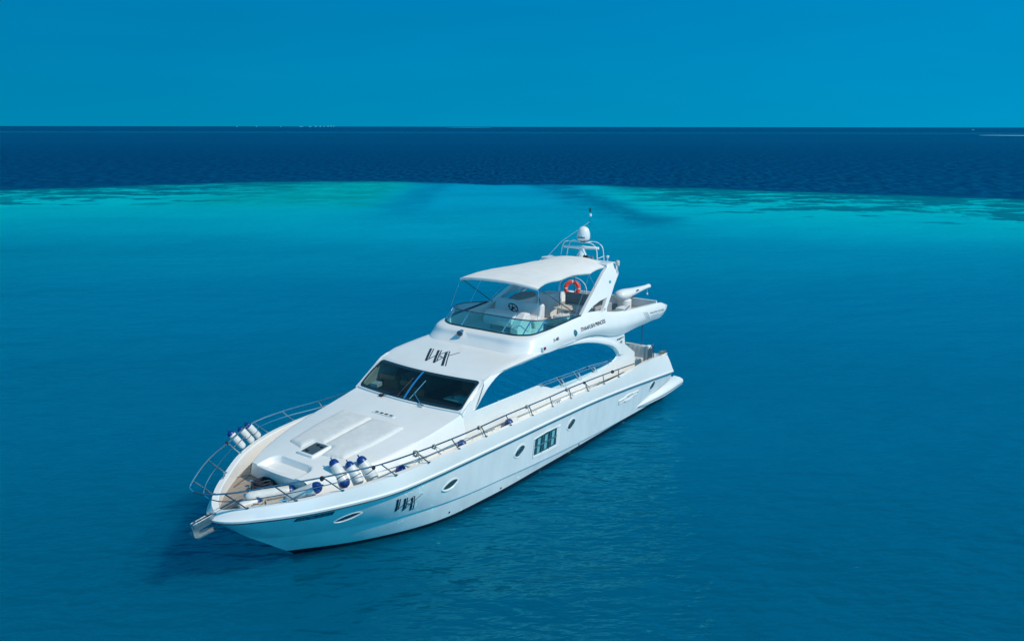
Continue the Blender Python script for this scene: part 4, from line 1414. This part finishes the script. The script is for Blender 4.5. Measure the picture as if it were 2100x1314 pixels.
MB().tube([V(13.55, -1.35, 3.22)+V(.08*math.sin(a)*.5, .17*math.cos(a), .17*math.sin(a)) for a in np.linspace(0, 2*math.pi, 25)[:-1]], .018, 6, closed=True).build('helm_wheel', 'black', Y)

# ================================================================== loose things aboard
def fender(p0, p1, r, label, group, caps=(True, True), lash=False, name='boat_fender', ovoid=1.0):
    p0, p1 = Vector(p0), Vector(p1)
    ax = (p1-p0); L = ax.length
    o = empty(name, p0, label, 'fender', group)
    q = V(0, 0, 1).rotation_difference(ax.normalized())
    o.rotation_mode = 'QUATERNION'
    o.rotation_quaternion = q
    n = 8
    prof = []
    capL = r*1.15
    capL = min(capL, L*.26)
    def rad(u):          # 0 bottom .. 1 top: swollen below the middle, drawn in towards the cap
        return r*(ovoid+(1-ovoid)*math.sin(math.pi*min(1, max(0, u*.9+.12)))**.8) if ovoid < 1 else r*(.97+.03*math.sin(math.pi*u))
    u0, u1 = (capL/L if caps[0] else .10), (L-capL)/L
    body = [] if caps[0] else [(.001, 0), (r*.35, .005), (r*.62, L*.025), (r*.82, L*.055)]
    body += [(rad(u0+(u1-u0)*i/10), L*(u0+(u1-u0)*i/10)) for i in range(11)]+[(rad(u1)*.8, L*u1+capL*.3)]
    MB().lathe(body, (0, 0, 0), seg=20).build('fender_body', 'fender', o, smooth=50)
    def capm(z0, sgn):
        pr = []
        r = rad(z0/L)*1.0
        for i in range(n+1):
            a = math.pi/2*i/n
            pr.append((max(.018, r*1.012*math.cos(a)**.75), z0+sgn*(capL*.95)*(math.sin(a))))
        pr.append((.02, z0+sgn*(capL+.05))); pr.append((.001, z0+sgn*(capL+.055)))
        return pr
    if caps[0]:
        MB().lathe(capm(capL, -1), (0, 0, 0), seg=20).build('fender_end', 'blue', o, smooth=50)
    if caps[1]:
        MB().lathe(capm(L-capL, 1), (0, 0, 0), seg=20).build('fender_end', 'blue', o, smooth=50)
    if lash:
        rl_ = rad(.36)
        MB().lathe([(rl_*.99, L*.34), (rl_*1.04, L*.345), (rl_*1.04, L*.365), (rl_*.99, L*.37)], (0, 0, 0), seg=20).build('lashing', 'rope', o, smooth=50)
    return o
G1 = 'fenders racked on the starboard bow rail'
fender((19.36, -2.30, 2.36), (19.64, -2.58, 2.90), .11, 'white blue-ended fender on the far bow rail, nearest the bow of the three', G1, lash=True, caps=(False, True))
fender((18.96, -2.42, 2.38), (19.26, -2.62, 2.90), .11, 'white blue-ended fender on the far bow rail, middle of the three', G1, lash=True, caps=(False, True))
fender((18.62, -2.56, 2.40), (18.96, -2.70, 2.92), .11, 'white blue-ended fender on the far bow rail, farthest aft of the three', G1, lash=True, caps=(False, True))
G2 = 'fenders standing inside the port bow rail'
fender((19.14, 1.80, 2.14), (19.12, 1.22, 2.80), .165, 'fat cream fender inside the near rail, closest to the bow of the standing three', G2, lash=True, ovoid=.62)
fender((18.80, 1.98, 2.16), (18.85, 1.54, 2.72), .145, 'cream fender with roped blue cap standing between two others at the near rail', G2, lash=True, caps=(False, True), ovoid=.66)
fender((18.40, 2.12, 2.16), (18.56, 1.68, 2.80), .165, 'cream fender with blue cap inside the near rail, farthest aft of the standing three', G2, lash=True, caps=(False, True), ovoid=.64)
G3 = 'fenders lying on the deck'
fender((21.05, -.02, 2.05), (19.94, .69, 2.06), .16, 'long white fender lying on the teak foredeck beside the dark rope pile', G3, caps=(False, True))
fender((20.42, .88, 2.02), (19.93, 1.72, 2.47), .16, 'pale fender propped between the foredeck seat and the near rail, blue end up', G3, caps=(False, True))
fender((21.40, .18, 1.99), (20.82, .38, 2.02), .12, 'short beige fender at the tip of the teak foredeck with its blue end pointing aft', G3, caps=(False, True))
fender((17.0, 2.25, 2.15), (17.72, 2.33, 2.24), .15, 'fender on the near side deck, its blue end beside the standing cream fenders', G3, caps=(False, True))
fender((14.6, 2.45, 2.14), (15.25, 2.50, 2.24), .15, 'fender on the near side deck with blue end, below the forward corner of the windscreen', G3, caps=(False, True))
fender((12.3, 2.50, 2.14), (12.92, 2.56, 2.24), .15, 'fender on the near side deck with blue end, beside the long mirrored window', G3, caps=(False, True))
rm = MB().tube([V(20.86, .60, 1.98), V(20.30, .87, 1.98)], .085, 14)
tag(rm.build('rolled_mat', 'lightrope', None), 'small rolled grey mat lying by the cleats inside the near bow bulwark', 'mat')

def coil(c, r, n, thick, mtl, label, name='rope_coil', wob=.35, flat=.45, ax=(0, 0, 1), group=None, seed=1, cat='rope'):
    rnd = random.Random(seed)
    q = V(0, 0, 1).rotation_difference(Vector(ax).normalized())
    pts = []
    for i in range(n*14):
        a = 2*math.pi*i/14
        rr = r*(1+wob*(rnd.random()-.5)*.6+.25*math.sin(a*.37+seed))
        pts.append(Vector(c)+q @ V(math.cos(a)*rr, math.sin(a)*rr*(.8+.2*math.sin(a*.21)), (i/(n*14))*r*flat+.02*rnd.random()))
    o = MB().tube(crv(pts, len(pts)*2), thick, 5).build(name, mtl, None, smooth=60)
    return tag(o, label, cat, group)
# dark rope pile on the foredeck
coil((20.22, -.30, 1.92), .26, 7, .026, 'rope', 'tangled pile of dark rope on the teak foredeck by the windlass', seed=3, flat=.9)
coil((20.95, .42, 1.93), .17, 5, .02, 'lightrope', 'small pale rope tangle on the teak foredeck beside the white fenders', seed=8, flat=.7)
# knots tied round the rails
knots = [((20.11, -1.99, 2.85), .035, 'rope', 'black knot of line on the far bow rail beside the first white fender'),
         ((20.11, 1.99, 2.83), .05, 'rope', 'dark knot on the near bow rail above the propped pale fender'),
         ((18.9, 2.62, 2.86), .04, 'rope', 'dark lashing on the near rail above the standing cream fenders'),
         ((17.50, 2.84, 2.85), .075, 'lightrope', 'pale coiled line looped round the near rail just aft of the fenders'),
         ((16.75, 2.84, 2.80), .055, 'lightrope', 'loose pale line with hanging loops on the near rail level with the sunpad'),
         ((14.72, 2.85, 2.74), .045, 'lightrope', 'small pale knot on the near rail below the windscreen corner'),
         ((12.2, 2.85, 2.69), .045, 'lightrope', 'grey fender line hitched to the near rail beside the forward half of the long window'),
         ((9.75, 2.85, 2.63), .05, 'lightrope', 'grey line hitched to the near rail in front of the window notch'),
         ((8.55, 2.84, 2.57), .035, 'rope', 'dark line hitched to the near rail in front of the small handrail'),
         ((6.45, 2.84, 2.47), .045, 'rope', 'black knot on the near rail towards the stern')]
for i, (c, r, mt_, lab) in enumerate(knots):
    o = coil(V(*c)-V(0, 0, r*.3), r, 4, .014, mt_, lab, name='rope_knot', seed=20+i, flat=1.2, ax=(1, .25, 0), group='lines knotted on the guard rails')
    if i in (3, 4, 5, 6, 7, 8):
        # the standing part hangs down to the cap
        b = MB().tube([V(*c), V(c[0]-.22, c[1]-.02, c[2]-.36)], .009, 5)
        b.tube([V(*c), V(c[0]-.45, c[1]-.03, c[2]-.34)], .008, 5)
        b.build('hanging_line', mt_, o)
# dry sprigs on the stern corner
pl = empty('potted_sprigs', (1.75, 2.62, 2.06), 'low tuft of dry yellow green sprigs on the stern corner of the bulwark', 'plant')
tw = MB(); lf = MB()
for k in range(40):
    x = random.uniform(-.38, .38); y = random.uniform(-.08, .08)
    h = random.uniform(.05, .13)
    p = V(x, y, -.03-.12*(-x)*0); t_ = p+V(random.uniform(-.06, .06), random.uniform(-.05, .05), h)
    tw.tube([p, t_], .006, 4)
    for j in range(3):
        q_ = p.lerp(t_, .5+.25*j)
        d = V(random.uniform(-1, 1), random.uniform(-1, 1), random.uniform(0, 1)).normalized()*.035
        e_ = d.cross(V(0, 0, 1)).normalized()*.016
        lf.add([q_-e_, q_+d, q_+e_], [[0, 1, 2]])
tw.tube([V(-.38, 0, -.02), V(.38, 0, -.02)], .02, 5)
tw.build('stem', 'plant', pl)
lf.build('leaf', 'lightrope', pl, smooth=0)
MB().box((0, 0, -.05), (.8, .2, .06)).build('planter', 'gel', pl, bevel=.02)

# ================================================================== water
def water_mat():
    mt = bpy.data.materials.new('lagoon_water')
    mt.use_nodes = True
    t = mt.node_tree
    t.nodes.clear()
    L = t.links.new
    out = N(t, 'ShaderNodeOutputMaterial')
    tc = N(t, 'ShaderNodeTexCoord')
    sp = N(t, 'ShaderNodeSeparateXYZ')
    L(tc.outputs['Object'], sp.inputs[0])
    U_, V_ = sp.outputs['X'], sp.outputs['Y']
    def math_(op, a, b=None, c=None, clamp=False):
        n = N(t, 'ShaderNodeMath', operation=op, use_clamp=clamp)
        for i, x in enumerate((a, b, c)):
            if x is None: continue
            if isinstance(x, (int, float)): n.inputs[i].default_value = x
            else: L(x, n.inputs[i])
        return n.outputs[0]
    def mrange(v, a, b, c=0.0, d=1.0, smooth=True):
        n = N(t, 'ShaderNodeMapRange')
        n.interpolation_type = 'SMOOTHSTEP' if smooth else 'LINEAR'
        L(v, n.inputs['Value'])
        n.inputs['From Min'].default_value = a; n.inputs['From Max'].default_value = b
        n.inputs['To Min'].default_value = c; n.inputs['To Max'].default_value = d
        return n.outputs['Result']
    def noise_(scale, sx=1, sy=1, detail=4, rough=.55, off=(0, 0, 0), dist=0):
        mp = N(t, 'ShaderNodeMapping')
        mp.inputs['Scale'].default_value = (sx, sy, 1)
        mp.inputs['Location'].default_value = off
        L(tc.outputs['Object'], mp.inputs[0])
        n = N(t, 'ShaderNodeTexNoise')
        n.inputs['Scale'].default_value = scale
        n.inputs['Detail'].default_value = detail
        n.inputs['Roughness'].default_value = rough
        n.inputs['Distortion'].default_value = dist
        L(mp.outputs[0], n.inputs['Vector'])
        return n.outputs['Fac']
    def mixc(f, a, b):
        n = N(t, 'ShaderNodeMix', data_type='RGBA')
        for i, x in ((0, f), (6, a), (7, b)):
            if isinstance(x, (int, float)): n.inputs[i].default_value = x
            elif isinstance(x, tuple): n.inputs[i].default_value = (*x, 1)
            else: L(x, n.inputs[i])
        return n.outputs[2]
    def ramp(v, lo, hi, stops, interp='LINEAR'):
        n = N(t, 'ShaderNodeValToRGB')
        cr_ = n.color_ramp
        cr_.interpolation = interp
        while len(cr_.elements) < len(stops): cr_.elements.new(.5)
        for e_, (p, c) in zip(cr_.elements, stops):
            e_.position = (p-lo)/(hi-lo)
            e_.color = (*c, 1) if isinstance(c, tuple) else (c, c, c, 1)
        L(mrange(v, lo, hi, smooth=False), n.inputs[0])
        return n.outputs[0]
    K = WK
    # open lagoon colour with distance from the anchorage
    lag = ramp(V_, 0, 260, [(0, K((0, 78, 114))), (19, K((0, 85, 123))), (34, K((0, 97, 142))), (55, K((0, 110, 158))), (75, K((0, 130, 172))), (95, K((0, 152, 190))), (140, K((0, 156, 198))), (180, K((0, 150, 196)))], 'EASE')
    lag = mixc(math_('MULTIPLY', mrange(U_, -8, -45), .45), lag, mixc(.5, lag, K((0, 118, 138))))
    # large soft patches
    big = noise_(.02, 1, 1.6, 3)
    lag = mixc(math_('MULTIPLY', mrange(big, .4, .7), .22), lag, K((0, 78, 126)))
    # edge of the reef: distance of the drop-off as a function of the lateral coordinate (/1000)
    edge_ = ramp(U_, -260, 260, [(-260, .108), (-140, .133), (-97, .153), (-75, .166), (-58, .177), (-32, .181), (-18, .176), (-5, .170), (8, .172), (22, .166), (42, .157), (87, .137), (160, .118), (260, .095)])
    ev = math_('MULTIPLY', edge_, 1000.0)
    en = noise_(.09, 1, 1, 5)
    s_ = math_('SUBTRACT', V_, ev)
    s_ = math_('ADD', s_, math_('MULTIPLY', math_('SUBTRACT', en, .5), 9.0))
    # shoal brightness: strongest 8-35 m inside the edge, absent in the gap by the dark channel
    sho = math_('MULTIPLY', mrange(s_, -98, -24), mrange(U_, -14, -30))
    shoR = math_('MULTIPLY', mrange(s_, -84, -22), mrange(U_, 8, 24))
    n1 = noise_(.05, 1, 1.5, 4, off=(3, 7, 0))
    shoal = math_('ADD', sho, shoR, clamp=True)
    shoal = math_('MULTIPLY', shoal, mrange(n1, .2, .6, .55, 1))
    col = mixc(shoal, lag, K((0, 186, 200)))
    # green seagrass patch on the left
    gm_ = math_('MULTIPLY', mrange(U_, -62, -45), mrange(U_, -17, -24))
    gm_ = math_('MULTIPLY', gm_, mrange(s_, -62, -45))
    gm_ = math_('MULTIPLY', gm_, mrange(noise_(.16, 1, 1.0, 5), .35, .6, .35, .9))
    col = mixc(gm_, col, K((0, 146, 150)))
    # coral heads: scattered slabs first, thickening into a broken belt towards the crest
    side = math_('MAXIMUM', mrange(U_, -34, -60), mrange(U_, 12, 32))
    belt = mrange(s_, -52, -8)
    cn = noise_(.12, .75, 1.25, 5, .6, (11, 2, 0))
    cm = math_('MULTIPLY', mrange(math_('ADD', cn, math_('MULTIPLY', belt, .10)), .56, .60), mrange(s_, -54, -44))
    cm = math_('MULTIPLY', cm, side)
    col = mixc(math_('MULTIPLY', cm, .85), col, K((0, 90, 116)))
    cn2 = noise_(.27, .7, 1.1, 5, .65, (1, 5, 0))
    cm2 = math_('MULTIPLY', mrange(math_('ADD', cn2, math_('MULTIPLY', belt, .10)), .555, .60), mrange(s_, -44, -30))
    cm2 = math_('MULTIPLY', cm2, side)
    col = mixc(math_('MULTIPLY', cm2, .75), col, K((0, 98, 118)))
    # pale sand pockets between the coral
    cn4 = noise_(.33, .55, 1.0, 4, .6, (8, 8, 0))
    sp_ = math_('MULTIPLY', math_('MULTIPLY', mrange(cn4, .56, .64), mrange(s_, -34, -20)), side)
    col = mixc(math_('MULTIPLY', sp_, .8), col, K((0, 188, 192)))
    # slab on the bright sand left of the gap
    cl1 = math_('MULTIPLY', mrange(noise_(.11, .5, 2.2, 4, .6, (6, 3, 0)), .56, .62), mrange(s_, -26, -14))
    cl1 = math_('MULTIPLY', cl1, math_('MULTIPLY', mrange(U_, -62, -56), mrange(U_, -26, -34)))
    col = mixc(math_('MULTIPLY', cl1, .8), col, K((0, 108, 130)))
    # reef crest: dark greenish fringe fading into the drop-off
    cf = math_('MULTIPLY', mrange(math_('ADD', s_, math_('MULTIPLY', math_('SUBTRACT', cn2, .5), 26.0)), -9, 2), math_('MAXIMUM', side, mrange(U_, -26, -40)))
    col = mixc(math_('MULTIPLY', cf, .8), col, K((0, 98, 114)))
    # dark channel streak right of the mast
    cu_ = math_('SUBTRACT', U_, math_('ADD', 8.0, math_('MULTIPLY', math_('SUBTRACT', 172.0, V_), .135)))
    cu_ = math_('ADD', cu_, math_('MULTIPLY', math_('SUBTRACT', noise_(.12, 1, 1, 4), .5), 12.0))
    dm_ = math_('MULTIPLY', mrange(math_('ABSOLUTE', cu_), 7.5, .5), mrange(V_, 90, 108))
    dm_ = math_('MULTIPLY', dm_, mrange(noise_(.22, 1, .6, 3, off=(2, 2, 0)), .3, .55, .35, 1))
    col = mixc(math_('MULTIPLY', dm_, .75), col, K((0, 92, 136)))
    cl_ = math_('ADD', math_('ADD', U_, 16.5), math_('MULTIPLY', math_('SUBTRACT', noise_(.1, 1, 1, 4, off=(9, 9, 0)), .5), 10.0))
    dl_ = math_('MULTIPLY', mrange(math_('ABSOLUTE', cl_), 5.0, 1.0), mrange(s_, -68, -45))
    col = mixc(math_('MULTIPLY', dl_, .45), col, K((0, 108, 156)))
    # deep water beyond the drop-off, with wind bands far out
    deep = ramp(V_, 0, 4000, [(0, K((0, 47, 98))), (260, K((0, 47, 98))), (700, K((0, 64, 114))), (1300, K((0, 64, 112))), (1700, K((0, 88, 140))), (2100, K((0, 60, 110))), (4000, K((0, 60, 110)))])
    bands = noise_(.004, .25, 1.2, 3)
    deep = mixc(math_('MULTIPLY', mrange(bands, .45, .65), .35), deep, K((0, 52, 104)))
    
    col = mixc(mrange(s_, -2.0, 5.0), col, deep)
    # pale sand-cay streak far to the right
    # waves
    w1 = noise_(.46, .8, 1.8, 3, .5, dist=.3)
    w2 = noise_(1.7, .8, 1.6, 3, .5, dist=.25)
    w3 = noise_(.10, 1.0, 2.0, 2)
    w4 = noise_(.16, .45, 1.0, 5, .65)
    hgt = math_('ADD', math_('ADD', math_('MULTIPLY', w1, .55), math_('MULTIPLY', w2, .20)), math_('ADD', math_('MULTIPLY', w3, .9), math_('MULTIPLY', w4, math_('MULTIPLY', math_('MINIMUM', math_('MULTIPLY', mrange(s_, 0, 20), V_), 300.0), .012))))
    bp = N(t, 'ShaderNodeBump')
    bp.inputs['Strength'].default_value = WBUMP
    bp.inputs['Distance'].default_value = 1.0
    L(hgt, bp.inputs['Height'])
    df = N(t, 'ShaderNodeBsdfPrincipled')       # light scattering back out of the water body
    df.subsurface_method = 'BURLEY'
    df.inputs['Subsurface Weight'].default_value = 1.0
    df.inputs['Subsurface Radius'].default_value = (1.0, 1.0, 1.0)
    df.inputs['Subsurface Scale'].default_value = 2.2
    df.inputs['Specular IOR Level'].default_value = 0.0
    df.inputs['Roughness'].default_value = 1.0
    L(col, df.inputs['Base Color'])
    bp2 = N(t, 'ShaderNodeBump')
    bp2.inputs['Strength'].default_value = WBUMP*.45
    bp2.inputs['Distance'].default_value = 1.0
    L(hgt, bp2.inputs['Height'])
    L(bp2.outputs[0], df.inputs['Normal'])
    gl = N(t, 'ShaderNodeBsdfGlossy')
    gl.inputs['Roughness'].default_value = .10
    gl.inputs[0].default_value = (.10, .85, .92, 1)      # teal tint put into the reflections, for the graded look
    L(bp.outputs[0], gl.inputs['Normal'])
    fr = N(t, 'ShaderNodeFresnel'); fr.inputs['IOR'].default_value = 1.52
    L(bp.outputs[0], fr.inputs['Normal'])
    # open-sea ripples: their light and dark put into the mirror strength as noise
    ripples = mrange(noise_(1.0, .85, .20, 6, .7, (5, 0, 0)), .36, .66, .1, 1.8)
    calm = mrange(s_, -4, 12, 0, 1)
    pw = math_('ADD', math_('MULTIPLY', calm, ripples), math_('SUBTRACT', 1.0, calm))
    fac = math_('MULTIPLY', math_('MINIMUM', fr.outputs[0], WREFL), pw)
    mx = N(t, 'ShaderNodeMixShader')
    L(fac, mx.inputs[0]); L(df.outputs[0], mx.inputs[1]); L(gl.outputs[0], mx.inputs[2])
    L(mx.outputs[0], out.inputs[0])
    return mt
def s2l(c):
    c = c/255
    return c/12.92 if c <= .04045 else ((c+.055)/1.055)**2.4
WALB = 0.98
def WK(c):
    return (0.0, min(.9, s2l(c[1])*WALB), min(.9, s2l(c[2])*WALB*.86))
WBUMP = .80
WREFL = .22
wb = MB()
xs = [-60000, -2000, -300, 300, 2000, 60000]; ysv = [-2000, -50, 300, 2000, 60000]
wb.add([V(x, y, 0) for y in ysv for x in xs], [[j*6+i, j*6+i+1, (j+1)*6+i+1, (j+1)*6+i] for j in range(4) for i in range(5)])
water = wb.build('water', water_mat(), None, smooth=0, merge=0)
water['kind'] = 'structure'
water.location = (CAM.x, CAM.y, WL)
water.rotation_euler = (0, 0, yaw-math.pi/2)

# ================================================================== the far horizon
fwd = V(math.cos(yaw), math.sin(yaw), 0); rgt = V(math.sin(yaw), -math.cos(yaw), 0)
M['farhazed'] = mat('far_hazed_white', (0.10, 0.44, 0.55), 0.8, var=.2, scale=.05)  # white with the blue distance haze mixed into its colour
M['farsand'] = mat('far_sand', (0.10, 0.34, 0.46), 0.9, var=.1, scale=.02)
def far(px, D):
    u = (px-1050)/1680*D/math.cos(pitch)
    q = V(CAM.x, CAM.y, 0)+fwd*D+rgt*u
    return q
blds = [(515, 12, 12), (553, 10, 16), (600, 14, 10), (640, 60, 12), (657, 40, 14), (668, 30, 18), (677, 22, 16), (684, 16, 13), (692, 18, 22), (698, 10, 27), (703, 12, 24)]
words = ['lone white block on the far horizon, leftmost of the distant buildings', 'narrow white block on the far horizon, second from the left of the distant buildings', 'low white block on the far horizon, third from the left of the distant buildings',
         'longest low white building in the distant cluster on the horizon', 'long white building right beside the longest one in the distant cluster', 'tall-sided white block in the middle of the distant cluster on the horizon', 'white block just right of the middle of the distant cluster', 'lowest narrow white block in the right half of the distant cluster', 'third building from the right end of the distant cluster on the horizon', 'thinnest tallest white tower of the distant cluster on the horizon', 'rightmost white tower of the distant cluster on the horizon']
for (px, w_, h_), lab in zip(blds, words):
    c = far(px, 15000)
    o = empty('distant_building', (c.x, c.y, WL), lab, 'building', 'buildings on the far horizon', rot=(0, 0, yaw))
    MB().box((0, 0, h_/2), (30, w_, h_)).build('wall', 'farhazed', o, smooth=0)
    MB().box((0, 0, h_+1), (24, w_*.6, 2)).build('roof', 'farhazed', o, smooth=0)
def cay(px, w_, D, nm, h):
    c = far(px, D)
    rows = []
    for i in range(13):
        t_ = -1+i/6
        rows.append([V(math.sin(a)*60*math.sqrt(max(.001, 1-t_*t_))*1.0, t_*w_/2, h*(math.cos(a)+.1)*math.sqrt(max(.001, 1-t_*t_))) for a in np.linspace(-1.6, 1.6, 9)])
    o = MB().loft(rows).build(nm, 'farsand', None)
    o.location = (c.x, c.y, WL); o.rotation_euler = (0, 0, yaw)
    o['kind'] = 'structure'
    return o
cay(966, 500, 9000, 'sandbank', 2.0)
cay(2040, 110, 1250, 'sandbank', .35)
def boat(px, D, lab, L=14):
    c = far(px, D)
    o = empty('distant_boat', (c.x, c.y, WL), lab, 'boat', 'tiny boats on the far horizon', rot=(0, 0, yaw))
    MB().loft([[V(x*b, y*L/2, z) for x, y, z in ((-1.6, -1, 2.0), (-1.2, -.95, 0), (1.2, -.95, 0), (1.6, -1, 2.0))] for b in (1,)]+[[V(x, L*.25, z) for x, z in ((-1.8, 2.1), (-1.3, 0), (1.3, 0), (1.8, 2.1))], [V(x, L*.55, z) for x, z in ((-.1, 2.6), (-.05, .4), (.05, .4), (.1, 2.6))]], caps=True).build('hull', 'farhazed', o)
    MB().box((0, -L*.1, 3.0), (2.4, L*.45, 2.2)).build('cabin', 'farhazed', o, bevel=.2)
boat(1945, 3600, 'tiny white boat on the horizon at the right of the view', 16)
boat(36, 3600, 'tiny white boat on the horizon at the left of the view', 14)
